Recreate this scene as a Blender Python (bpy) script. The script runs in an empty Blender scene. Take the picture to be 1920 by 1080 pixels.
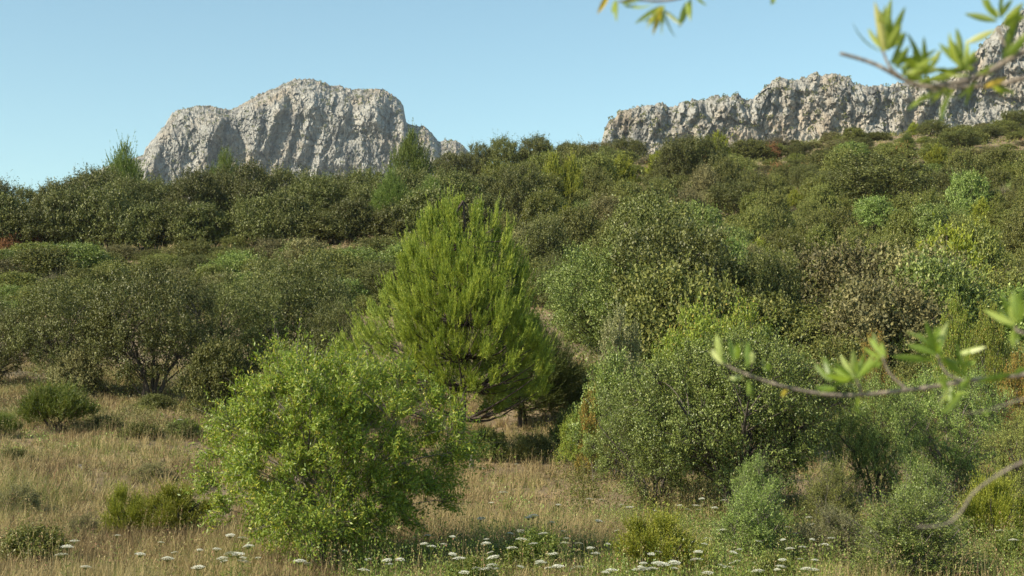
import bpy, math, random
import numpy as np
from mathutils import Vector
R = math.radians
scene = bpy.context.scene
COL = scene.collection
# ------------------------------------------------------------------ camera
F = 2667.0                       # focal length in pixels of a 1920 wide picture
PITCH = R(3.43)
cam_d = bpy.data.cameras.new('camera'); cam = bpy.data.objects.new('camera', cam_d); COL.objects.link(cam)
cam_d.sensor_width = 36.0; cam_d.lens = F * 36 / 1920
cam_d.clip_start = 0.05; cam_d.clip_end = 30000
cam.location = (0, 0, 0); cam.rotation_euler = (R(90) + PITCH, 0, 0)
cam_d.dof.use_dof = True; cam_d.dof.focus_distance = 34.0; cam_d.dof.aperture_fstop = 7.5
scene.camera = cam
# ------------------------------------------------------------------ light
SUN_EL = R(37); SUN_AZ = R(60)    # azimuth measured from straight behind the camera towards the left
to_sun = Vector((-math.sin(SUN_AZ) * math.cos(SUN_EL), -math.cos(SUN_AZ) * math.cos(SUN_EL), math.sin(SUN_EL)))
sd = bpy.data.lights.new('sun', 'SUN'); sd.energy = 5.0; sd.angle = R(0.5); sd.color = (1.0, 0.89, 0.71)
sun = bpy.data.objects.new('sun', sd); COL.objects.link(sun)
sun.rotation_euler = to_sun.to_track_quat('Z', 'Y').to_euler(); sun.location = (-20, -10, 40)
world = bpy.data.worlds.new('World'); scene.world = world; world.use_nodes = True
wn = world.node_tree.nodes; wl = world.node_tree.links
sky = wn.new('ShaderNodeTexSky'); sky.sky_type = 'NISHITA'; sky.sun_disc = False
sky.sun_elevation = SUN_EL; sky.sun_rotation = math.atan2(to_sun.x, to_sun.y)
sky.altitude = 300; sky.air_density = 1.0; sky.dust_density = 0.6; sky.ozone_density = 1.2
hs = wn.new('ShaderNodeHueSaturation'); hs.inputs['Saturation'].default_value = 1.0; hs.inputs['Hue'].default_value = 0.5
wl.new(sky.outputs[0], hs.inputs['Color']); tint = wn.new('ShaderNodeMix'); tint.data_type = 'RGBA'; tint.blend_type = 'MULTIPLY'; tint.inputs[0].default_value = 1; tint.inputs[7].default_value = (1.03, 1.16, 1.0, 1)
wl.new(hs.outputs[0], tint.inputs[6]); wl.new(tint.outputs[2], wn['Background'].inputs['Color'])
wn['Background'].inputs['Strength'].default_value = 0.107
scene.view_settings.view_transform = 'Standard'; scene.view_settings.look = 'None'
scene.view_settings.exposure = 0.70; scene.view_settings.gamma = 1.0
scene.render.engine = 'CYCLES'
scene.cycles.max_bounces = 6; scene.cycles.diffuse_bounces = 2; scene.cycles.transmission_bounces = 3
scene.cycles.glossy_bounces = 2

# ------------------------------------------------------------------ helpers
CP, SP = math.cos(PITCH), math.sin(PITCH)
def at(px, py, d):
    "point of the world seen at pixel px,py at depth d (metres along +Y); arrays allowed"
    cx = (px - 960) / F; cy = (540 - py) / F
    k = CP - cy * SP
    return cx / k * d, d + 0 * cx, (SP + cy * CP) / k * d
def proj(x, y, z):
    depth = y * CP + z * SP
    return 960 + F * x / depth, 540 - F * (z * CP - y * SP) / depth
def _h(i, j, k):
    n = (i * 374761393 + j * 668265263 + k * 2147483647 * 3 + 1442695041) & 0xffffffff
    n = ((n ^ (n >> 13)) * 1274126177) & 0xffffffff
    n = ((n ^ (n >> 16)) * 2246822519) & 0xffffffff
    return ((n ^ (n >> 15)) & 0xffffff) / float(0xffffff)
def vnoise(x, y, z=0.0):
    x, y, z = np.broadcast_arrays(np.asarray(x, float), np.asarray(y, float), np.asarray(z, float))
    xi, yi, zi = np.floor(x).astype(np.int64), np.floor(y).astype(np.int64), np.floor(z).astype(np.int64)
    fx, fy, fz = x - xi, y - yi, z - zi
    fx, fy, fz = [f * f * (3 - 2 * f) for f in (fx, fy, fz)]
    r = 0
    for a in (0, 1):
        for b in (0, 1):
            for c in (0, 1):
                w = (fx if a else 1 - fx) * (fy if b else 1 - fy) * (fz if c else 1 - fz)
                r = r + w * _h(xi + a, yi + b, zi + c)
    return r * 2 - 1
def fbm(x, y, z=0.0, oct=5, gain=0.5, ridged=False):
    s = 0; a = 1.0; t = 0; f = 1.0
    for o in range(oct):
        n = vnoise(x * f + o * 17.3, y * f - o * 9.1, z * f + o * 5.7)
        if ridged: n = 1 - 2 * np.abs(n)
        s = s + a * n; t += a; a *= gain; f *= 2.03
    return s / t
def cells(x, y, seed, tilt=1.0):
    "piecewise plane offsets over jittered cells, about -1..1: fractured rock"
    xi = np.floor(x).astype(np.int64); yi = np.floor(y).astype(np.int64); best = np.full(x.shape, 9.0); val = np.zeros(x.shape)
    for a in (-1, 0, 1):
        for b in (-1, 0, 1):
            i = xi + a; j = yi + b; px = i + _h(i, j, xi * 0 + seed); py = j + _h(i, j, xi * 0 + seed + 31)
            d = (x - px) ** 2 + (y - py) ** 2; k = d < best
            v = (_h(i, j, xi * 0 + seed + 7) - .5) * 1.1 + tilt * ((_h(i, j, xi * 0 + seed + 11) - .5) * 2 * (x - px) + (_h(i, j, xi * 0 + seed + 13) - .5) * 1.4 * (y - py))
            val = np.where(k, v, val); best = np.where(k, d, best)
    return val
def nrm(v): return v / np.maximum(np.linalg.norm(v, axis=-1, keepdims=True), 1e-9)
def npmesh(name, V, Fs, rnd=None, mats=(), midx=None, smooth=False):
    "V (n,3); Fs list of face index arrays (m,k)"
    me = bpy.data.meshes.new(name)
    me.vertices.add(len(V)); me.vertices.foreach_set('co', np.ascontiguousarray(V, dtype=np.float32).ravel())
    tot = sum(f.size for f in Fs); npoly = sum(len(f) for f in Fs)
    me.loops.add(tot); me.polygons.add(npoly)
    me.loops.foreach_set('vertex_index', np.concatenate([f.ravel() for f in Fs]).astype(np.int32))
    sizes = np.concatenate([np.full(len(f), f.shape[1]) for f in Fs])
    me.polygons.foreach_set('loop_start', np.concatenate([[0], np.cumsum(sizes)[:-1]]).astype(np.int32))
    if smooth: me.polygons.foreach_set('use_smooth', np.ones(npoly, dtype=bool))
    if midx is not None: me.polygons.foreach_set('material_index', np.asarray(midx, dtype=np.int32))
    if rnd is not None:
        a = me.attributes.new('rnd', 'FLOAT', 'POINT'); a.data.foreach_set('value', np.asarray(rnd, dtype=np.float32))
    for m in mats: me.materials.append(m)
    me.update(calc_edges=True)
    return me
class Geo:
    "collects leaves (diamond quads) and tubes"
    def __init__(s): s.V = []; s.Q = []; s.T = []; s.r = []; s.n = 0
    def quads(s, v, rnd):                      # v (m,4,3)
        m = len(v); s.V.append(v.reshape(-1, 3)); s.Q.append(np.arange(m * 4).reshape(-1, 4) + s.n)
        s.r.append(np.repeat(rnd, 4)); s.n += m * 4
    def leaves(s, P, D, N, L, W, rng):
        D = nrm(D); S = nrm(np.cross(D, N)); L = np.reshape(L, (-1, 1)); W = np.reshape(W, (-1, 1))
        v = np.stack([P, P + D * L * .5 + S * W * .5, P + D * L, P + D * L * .5 - S * W * .5], axis=1)
        s.quads(v, rng.random(len(P)))
    def blades(s, P, D, L, W, rng, bend=0.3, bdir=None, rnd=None):
        "thin bent strips: two quads each, the upper one pointed"
        m = len(P); D = nrm(D); L = np.reshape(L, (-1, 1)); W = np.reshape(W, (-1, 1))
        a = rng.normal(size=(m, 3)); S = nrm(np.cross(D, a))
        B = nrm(np.cross(S, D)) if bdir is None else bdir
        M = P + D * L * .55 + B * L * bend * .15; E = P + D * L * .95 + B * L * bend * .6
        r = rng.random(m) if rnd is None else rnd
        s.quads(np.stack([P - S * W * .5, P + S * W * .5, M + S * W * .4, M - S * W * .4], 1), r)
        s.quads(np.stack([M - S * W * .4, M + S * W * .4, E + S * W * .06, E - S * W * .06], 1), r)
    def tube(s, pts, r0, r1, sides=5):
        pts = np.asarray(pts, float); k = len(pts)
        t = np.gradient(pts, axis=0); t = nrm(t)
        ref = np.array([0.31, 0.2, 0.93]) if abs(t[0][2]) < .8 else np.array([0.9, .3, .1])
        A = nrm(np.cross(t, ref)); B = np.cross(t, A)
        ang = np.arange(sides) * 2 * math.pi / sides
        rr = np.linspace(r0, r1, k) if np.ndim(r0) == 0 else np.asarray(r0)
        ring = pts[:, None, :] + rr[:, None, None] * (np.cos(ang)[None, :, None] * A[:, None, :] + np.sin(ang)[None, :, None] * B[:, None, :])
        idx = np.arange(k * sides).reshape(k, sides) + s.n
        q = np.stack([idx[:-1], np.roll(idx[:-1], -1, 1), np.roll(idx[1:], -1, 1), idx[1:]], -1).reshape(-1, 4)
        s.V.append(ring.reshape(-1, 3)); s.Q.append(q); s.r.append(np.full(k * sides, .5)); s.n += k * sides
    def mesh(s, name, mats, smooth=False):
        return npmesh(name, np.concatenate(s.V), [np.concatenate(s.Q)], np.concatenate(s.r), mats, smooth=smooth)
def curve(p0, p1, p2, n):
    t = np.linspace(0, 1, n)[:, None]
    return (1 - t) ** 2 * p0 + 2 * t * (1 - t) * p1 + t * t * p2
def link(name, me, parent=None):
    o = bpy.data.objects.new(name, me); COL.objects.link(o)
    if parent: o.parent = parent
    return o

# ------------------------------------------------------------------ materials
def newmat(name):
    m = bpy.data.materials.new(name); m.use_nodes = True
    nt = m.node_tree
    for n in list(nt.nodes): nt.nodes.remove(n)
    return m, nt, nt.nodes.new('ShaderNodeOutputMaterial')
def ramp(nt, stops):
    r = nt.nodes.new('ShaderNodeValToRGB'); e = r.color_ramp.elements
    while len(e) > 1: e.remove(e[0])
    e[0].position = stops[0][0]; e[0].color = (*stops[0][1], 1)
    for p, c in stops[1:]:
        x = e.new(p); x.color = (*c, 1)
    return r
def leafmat(name, stops, transl=0.35, rough=0.5, spec=0.35, objvar=0.25, tsat=(1.25, 1.25, .6)):
    m, nt, out = newmat(name); N = nt.nodes.new; Lk = nt.links.new
    a = N('ShaderNodeAttribute'); a.attribute_name = 'rnd'
    rp = ramp(nt, stops); Lk(a.outputs['Fac'], rp.inputs[0])
    oi = N('ShaderNodeObjectInfo')
    mr = N('ShaderNodeMapRange'); mr.inputs[3].default_value = 1 - objvar; mr.inputs[4].default_value = 1 + objvar
    Lk(oi.outputs['Random'], mr.inputs[0])
    mr2 = N('ShaderNodeMapRange'); mr2.inputs[3].default_value = .49; mr2.inputs[4].default_value = .51
    Lk(oi.outputs['Random'], mr2.inputs[0])
    h = N('ShaderNodeHueSaturation'); Lk(rp.outputs[0], h.inputs['Color']); Lk(mr.outputs[0], h.inputs['Value']); Lk(mr2.outputs[0], h.inputs['Hue'])
    b = N('ShaderNodeBsdfPrincipled'); Lk(h.outputs[0], b.inputs['Base Color']); b.inputs['Roughness'].default_value = rough
    b.inputs['Specular IOR Level'].default_value = spec
    t = N('ShaderNodeBsdfTranslucent'); mx = N('ShaderNodeMix'); mx.data_type = 'RGBA'; mx.blend_type = 'MULTIPLY'; mx.inputs[0].default_value = 1
    Lk(h.outputs[0], mx.inputs[6]); mx.inputs[7].default_value = (*tsat, 1); Lk(mx.outputs[2], t.inputs[0])
    ms = N('ShaderNodeMixShader'); ms.inputs[0].default_value = transl
    Lk(b.outputs[0], ms.inputs[1]); Lk(t.outputs[0], ms.inputs[2]); Lk(ms.outputs[0], out.inputs[0])
    return m
def barkmat(name, c0, c1, sc=18):
    m, nt, out = newmat(name); N = nt.nodes.new; Lk = nt.links.new
    tc = N('ShaderNodeTexCoord'); mp = N('ShaderNodeMapping'); mp.inputs['Scale'].default_value = (1, 1, .25); Lk(tc.outputs['Object'], mp.inputs[0])
    n = N('ShaderNodeTexNoise'); n.inputs['Scale'].default_value = sc; n.inputs['Detail'].default_value = 6; Lk(mp.outputs[0], n.inputs[0])
    rp = ramp(nt, [(0.3, c0), (0.7, c1)]); Lk(n.outputs['Fac'], rp.inputs[0])
    b = N('ShaderNodeBsdfPrincipled'); b.inputs['Roughness'].default_value = .9; Lk(rp.outputs[0], b.inputs['Base Color'])
    bp = N('ShaderNodeBump'); bp.inputs['Strength'].default_value = .6; bp.inputs['Distance'].default_value = .02; Lk(n.outputs['Fac'], bp.inputs['Height']); Lk(bp.outputs[0], b.inputs['Normal'])
    Lk(b.outputs[0], out.inputs[0]); return m
BARK = barkmat('bark_dark', (.035, .028, .022), (.10, .08, .062))
BARKG = barkmat('bark_grey', (.09, .075, .06), (.22, .19, .15))
BARKP = barkmat('bark_pine', (.035, .026, .02), (.09, .065, .05))
LM = {
 'almond': leafmat('almond_leaf', [(0, (0.137, 0.196, 0.0244)), (.6, (0.212, 0.282, 0.0343)), (.93, (0.333, 0.354, 0.0489)), (1, (0.455, 0.367, 0.0612))], 0.32, .45, .4, 0),
 'pine': leafmat('pine_needles', [(0, (0.139, 0.222, 0.0342)), (.6, (0.298, 0.394, 0.0569)), (1, (0.503, 0.579, 0.0948))], 0.25, .5, .3, 0.20),
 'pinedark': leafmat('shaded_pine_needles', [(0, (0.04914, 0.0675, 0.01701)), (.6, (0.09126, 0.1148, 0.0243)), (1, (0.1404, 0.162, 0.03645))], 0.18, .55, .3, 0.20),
 'pinefar': leafmat('distant_pine_needles', [(0, (0.077, 0.115, 0.025)), (.6, (0.132, 0.178, 0.035)), (1, (0.198, 0.241, 0.05))], .2, .5, .3, .2),
 'oak': leafmat('holm_oak_leaf', [(0, (0.0564, 0.0664, 0.0153)), (.55, (0.105, 0.116, 0.0251)), (.9, (0.147, 0.155, 0.0404)), (1, (0.255, 0.255, 0.0807))], 0.11, .5, .35, 0.26),
 'olive': leafmat('olive_leaf', [(0, (0.0863, 0.124, 0.0238)), (.5, (0.146, 0.201, 0.0385)), (.85, (0.226, 0.286, 0.064)), (1, (0.372, 0.433, 0.128))], 0.14, .45, .4, 0.23),
 'silver': leafmat('silver_leaf', [(0, (0.09901, 0.1064, 0.0383)), (.5, (0.1805, 0.1848, 0.06552)), (1, (0.3145, 0.3024, 0.1512))], 0.14, .45, .4, 0.23),
 'scrub': leafmat('scrub_leaf', [(0, (0.0725, 0.0863, 0.0198)), (.6, (0.145, 0.161, 0.0354)), (1, (0.261, 0.254, 0.064))], 0.14, .55, .3, 0.36),
 'grey': leafmat('grey_scrub_leaf', [(0, (0.101, 0.0974, 0.038)), (.6, (0.166, 0.155, 0.0591)), (1, (0.288, 0.258, 0.105))], 0.11, .6, .3, 0.33),
 'lime': leafmat('mastic_leaf', [(0, (0.092, 0.113, 0.0239)), (.6, (0.154, 0.172, 0.0371)), (1, (0.258, 0.259, 0.0597))], 0.25, .45, .35, 0.30),
 'yellow': leafmat('yellow_green_leaf', [(0, (0.151, 0.206, 0.0278)), (.6, (0.217, 0.273, 0.0389)), (.9, (0.326, 0.353, 0.0557)), (1, (0.412, 0.273, 0.0669))], 0.30, .5, .35, 0.23),
 'juniper': leafmat('juniper_needles', [(0, (0.142, 0.169, 0.0207)), (.6, (0.247, 0.276, 0.0324)), (1, (0.405, 0.392, 0.0583))], 0.18, .5, .3, 0.23),
 'red': leafmat('withered_leaf', [(0, (0.1602, 0.077, 0.0297)), (.5, (0.2631, 0.132, 0.05445)), (1, (0.3661, 0.209, 0.0891))], 0.14, .7, .2, 0.28),
 'rust': leafmat('rust_leaf', [(0, (0.1435, 0.1265, 0.03105)), (.5, (0.2272, 0.1955, 0.0414)), (.8, (0.311, 0.23, 0.05175)), (1, (0.4306, 0.207, 0.0621))], 0.22, .6, .2, 0.28),
 'crimson': leafmat('crimson_leaf', [(0, (0.104, 0.03, 0.018)), (1, (0.2496, 0.07, 0.045))], 0.22, .6, .2, 0.18),
 'twig': leafmat('bare_twig', [(0, (0.0702, 0.0594, 0.0363)), (.6, (0.129, 0.113, 0.0669)), (1, (0.222, 0.196, 0.115))], 0.0, .8, .2, 0.28),
 'forb': leafmat('weed_leaf', [(0, (0.08736, 0.132, 0.0216)), (.7, (0.1622, 0.204, 0.0378)), (1, (0.312, 0.312, 0.0756))], 0.25, .5, .35, 0.28),
}
# ------------------------------------------------------------------ terrain
DK = np.array([0.0, 8, 14, 17, 22, 28, 34, 42, 52, 70, 95, 120, 150, 190, 240, 300])
COLS = np.array([-1600, 0, 350, 700, 960, 1200, 1440, 1700, 1920, 3500])
ROWS = {   # ground row at each distance; None continues by hand below
 0:    [1120, 1076, 975, 880, 800, 735, 665, 560, 468, 442, 418, 395, 380],
 350:  [1135, 1080, 980, 885, 810, 752, 690, 580, 468, 442, 418, 395, 380],
 700:  [1140, 1080, 990, 920, 870, 800, 700, 570, 460, 410, 370, 350, 345],
 960:  [1140, 1080, 1000, 935, 885, 810, 700, 560, 450, 390, 342, 318, 312],
 1200: [1145, 1085, 1010, 935, 870, 790, 690, 575, 460, 390, 340, 305, 300],
 1440: [1150, 1090, 1015, 935, 850, 760, 670, 570, 470, 400, 352, 306, 274],
 1700: [1150, 1090, 1015, 930, 850, 760, 670, 570, 470, 395, 340, 285, 245],
 1920: [1150, 1090, 1010, 925, 845, 755, 665, 565, 465, 390, 330, 270, 228],
}
ROWS[-1600] = ROWS[0]; ROWS[3500] = ROWS[1920]
def _row2z(row, d):
    cy = (540 - row) / F; return (SP + cy * CP) / (CP - cy * SP) * d
ND = 260
DL = np.concatenate([np.linspace(0, 14, 20, endpoint=False), np.exp(np.linspace(math.log(14), math.log(4000), ND))])
def _col(c):
    zs = [-1.65, -1.95] + [_row2z(r, d) for r, d in zip(ROWS[c], DK[2:])]
    last = zs[-1]; ds = list(DK[:len(zs)])
    if len(zs) > 14 and c <= 350: pass
    zs += [last - 6, last - 22, last - 40, last - 30, last]; ds += [300, 420, 650, 1000, 4000]
    return np.interp(np.log(DL + 6), np.log(np.array(ds) + 6), zs)
TC = np.linspace(-1600, 3500, 103)
_Z = np.stack([_col(c) for c in COLS])
ZT = np.stack([np.interp(TC, COLS, _Z[:, j]) for j in range(_Z.shape[1])], 1)
def _blur(a, ax, k):
    ker = np.hanning(2 * k + 3)[1:-1]; ker /= ker.sum()
    pad = [(0, 0), (0, 0)]; pad[ax] = (k, k); b = np.pad(a, pad, mode='edge')
    return np.apply_along_axis(lambda v: np.convolve(v, ker, mode='valid'), ax, b)
ZT = _blur(_blur(ZT, 0, 3), 1, 5)
def ground(x, y):
    x = np.asarray(x, float); y = np.asarray(y, float)
    yc = np.maximum(y, 13.0)
    u = np.clip((960 + F * x / yc - TC[0]) / (TC[1] - TC[0]), 0, len(TC) - 1.001)
    v = np.interp(np.maximum(y, 0), DL, np.arange(len(DL))); v = np.clip(v, 0, len(DL) - 1.001)
    i = u.astype(int); j = v.astype(int); fu = u - i; fv = v - j
    z = (ZT[i, j] * (1 - fu) + ZT[i + 1, j] * fu) * (1 - fv) + (ZT[i, j + 1] * (1 - fu) + ZT[i + 1, j + 1] * fu) * fv
    a = np.clip(yc / 30, .3, 2.5)
    z = z + .16 * a * fbm(x / 5, y / 5, 3.1, 4) + .05 * fbm(x / 1.1, y / 1.1, 9.2, 3) * np.clip(a, 0, 1)
    return z
_dd = np.exp(np.linspace(math.log(15), math.log(250), 400))
def hit(px, row):
    "distance at which the ground is first seen at pixel px,row"
    x, y, z = at(np.full(400, float(px)), np.full(400, float(row)), _dd)
    g = ground(x, y)
    k = np.nonzero(g >= z)[0]
    return float(_dd[k[0]]) if len(k) else None
m, nt, out = newmat('dry_earth'); N = nt.nodes.new; Lk = nt.links.new
tc = N('ShaderNodeTexCoord')
n1 = N('ShaderNodeTexNoise'); n1.inputs['Scale'].default_value = .35; n1.inputs['Detail'].default_value = 8; n1.inputs['Roughness'].default_value = .65; Lk(tc.outputs['Object'], n1.inputs[0])
n2 = N('ShaderNodeTexNoise'); n2.inputs['Scale'].default_value = 9; n2.inputs['Detail'].default_value = 6; n2.inputs['Roughness'].default_value = .7; Lk(tc.outputs['Object'], n2.inputs[0])
r1 = ramp(nt, [(.32, (.10, .09, .04)), (.45, (.19, .145, .08)), (.56, (.27, .21, .12)), (.68, (.24, .16, .10))]); Lk(n1.outputs['Fac'], r1.inputs[0])
r2 = ramp(nt, [(.3, (.45, .42, .38)), (.7, (1.15, 1.1, 1.05))]); Lk(n2.outputs['Fac'], r2.inputs[0])
mx = N('ShaderNodeMix'); mx.data_type = 'RGBA'; mx.blend_type = 'MULTIPLY'; mx.inputs[0].default_value = 1
Lk(r1.outputs[0], mx.inputs[6]); Lk(r2.outputs[0], mx.inputs[7])
b = N('ShaderNodeBsdfPrincipled'); b.inputs['Roughness'].default_value = .95; Lk(mx.outputs[2], b.inputs['Base Color'])
bp = N('ShaderNodeBump'); bp.inputs['Strength'].default_value = .8; bp.inputs['Distance'].default_value = .06; Lk(n2.outputs['Fac'], bp.inputs['Height']); Lk(bp.outputs[0], b.inputs['Normal'])
Lk(b.outputs[0], out.inputs[0]); EARTH = m
ys = np.concatenate([np.linspace(-60, 12, 30, endpoint=False), np.exp(np.linspace(math.log(12), math.log(4000), 330))])
ss = np.linspace(-1, 1, 301); ss = np.sign(ss) * np.abs(ss) ** 1.15
YY, SS = np.meshgrid(ys, ss, indexing='ij'); XX = SS * (40 + np.maximum(YY, 0) * 1.1)
ZZ = ground(XX, YY)
idx = np.arange(XX.size).reshape(XX.shape)
Fq = np.stack([idx[:-1, :-1], idx[:-1, 1:], idx[1:, 1:], idx[1:, :-1]], -1).reshape(-1, 4)
g = link('hillside_ground', npmesh('ground', np.stack([XX, YY, ZZ], -1).reshape(-1, 3), [Fq], mats=[EARTH], smooth=True))
g['kind'] = 'structure'; g['label'] = 'dry earth hillside rising away under the scrub'

# ------------------------------------------------------------------ rock mountains
def rockmat(name, scale, veg, crack=.8, lift=1.0):
    m, nt, out = newmat(name); N = nt.nodes.new; Lk = nt.links.new
    tc = N('ShaderNodeTexCoord')
    mp = N('ShaderNodeMapping'); mp.inputs['Scale'].default_value = (1, 1, .28); Lk(tc.outputs['Object'], mp.inputs[0])
    a = N('ShaderNodeTexNoise'); a.inputs['Scale'].default_value = .07 * scale; a.inputs['Detail'].default_value = 9; a.inputs['Roughness'].default_value = .68; Lk(mp.outputs[0], a.inputs[0])
    lf = lambda c: tuple(v * lift for v in c)
    r = ramp(nt, [(p_, lf(c_)) for p_, c_ in [(.30, (.09, .09, .085)), (.40, (.16, .158, .15)), (.47, (.30, .293, .27)), (.60, (.37, .36, .33)), (.74, (.47, .455, .41))]]); Lk(a.outputs['Fac'], r.inputs[0])
    a2 = N('ShaderNodeTexNoise'); a2.inputs['Scale'].default_value = .022 * scale; a2.inputs['Detail'].default_value = 5; Lk(tc.outputs['Object'], a2.inputs[0])
    r2 = ramp(nt, [(.50, (1, .995, .98)), (.70, (1.0, .87, .73))]); Lk(a2.outputs['Fac'], r2.inputs[0])
    mx = N('ShaderNodeMix'); mx.data_type = 'RGBA'; mx.blend_type = 'MULTIPLY'; mx.inputs[0].default_value = 1; Lk(r.outputs[0], mx.inputs[6]); Lk(r2.outputs[0], mx.inputs[7])
    vw = N('ShaderNodeTexNoise'); vw.inputs['Scale'].default_value = .05 * scale; vw.inputs['Detail'].default_value = 5; Lk(tc.outputs['Object'], vw.inputs[0])
    va = N('ShaderNodeVectorMath'); va.operation = 'MULTIPLY_ADD'; Lk(vw.outputs['Color'], va.inputs[0]); va.inputs[1].default_value = (26 / scale,) * 3; Lk(mp.outputs[0], va.inputs[2])
    vo = N('ShaderNodeTexVoronoi'); vo.feature = 'DISTANCE_TO_EDGE'; vo.inputs['Scale'].default_value = .11 * scale; Lk(va.outputs[0], vo.inputs['Vector'])
    vc = ramp(nt, [(0, (.42, .42, .43)), (.035, (.62, .62, .62)), (.09, (1, 1, 1))]); Lk(vo.outputs['Distance'], vc.inputs[0])
    mc = N('ShaderNodeMix'); mc.data_type = 'RGBA'; mc.blend_type = 'MULTIPLY'; mc.inputs[0].default_value = crack; Lk(mx.outputs[2], mc.inputs[6]); Lk(vc.outputs[0], mc.inputs[7]); mx = mc
    # plants and soil settle where the rock is flat
    ge = N('ShaderNodeNewGeometry'); sx = N('ShaderNodeSeparateXYZ'); Lk(ge.outputs['Normal'], sx.inputs[0])
    a3 = N('ShaderNodeTexNoise'); a3.inputs['Scale'].default_value = .12 * scale; a3.inputs['Detail'].default_value = 8; a3.inputs['Roughness'].default_value = .75; Lk(tc.outputs['Object'], a3.inputs[0])
    ad = N('ShaderNodeMath'); ad.operation = 'MULTIPLY_ADD'; Lk(a3.outputs['Fac'], ad.inputs[0]); ad.inputs[1].default_value = 1.6; Lk(sx.outputs['Z'], ad.inputs[2])
    rv = N('ShaderNodeMapRange'); rv.inputs[1].default_value = veg; rv.inputs[2].default_value = veg + .22; Lk(ad.outputs[0], rv.inputs[0])
    rc = ramp(nt, [(.35, (.24, .19, .13)), (.5, (.17, .14, .08)), (.62, (.07, .07, .035))]); Lk(a3.outputs['Fac'], rc.inputs[0])
    mv = N('ShaderNodeMix'); mv.data_type = 'RGBA'; Lk(rv.outputs[0], mv.inputs[0]); Lk(mx.outputs[2], mv.inputs[6]); Lk(rc.outputs[0], mv.inputs[7])
    b = N('ShaderNodeBsdfPrincipled'); b.inputs['Roughness'].default_value = .95; b.inputs['Specular IOR Level'].default_value = .1; Lk(mv.outputs[2], b.inputs['Base Color'])
    a4 = N('ShaderNodeTexNoise'); a4.inputs['Scale'].default_value = .35 * scale; a4.inputs['Detail'].default_value = 9; a4.inputs['Roughness'].default_value = .7; Lk(mp.outputs[0], a4.inputs[0])
    bp = N('ShaderNodeBump'); bp.inputs['Strength'].default_value = 1; bp.inputs['Distance'].default_value = 4.0 / scale; Lk(a4.outputs['Fac'], bp.inputs['Height']); Lk(bp.outputs[0], b.inputs['Normal'])
    Lk(b.outputs[0], out.inputs[0]); return m
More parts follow.
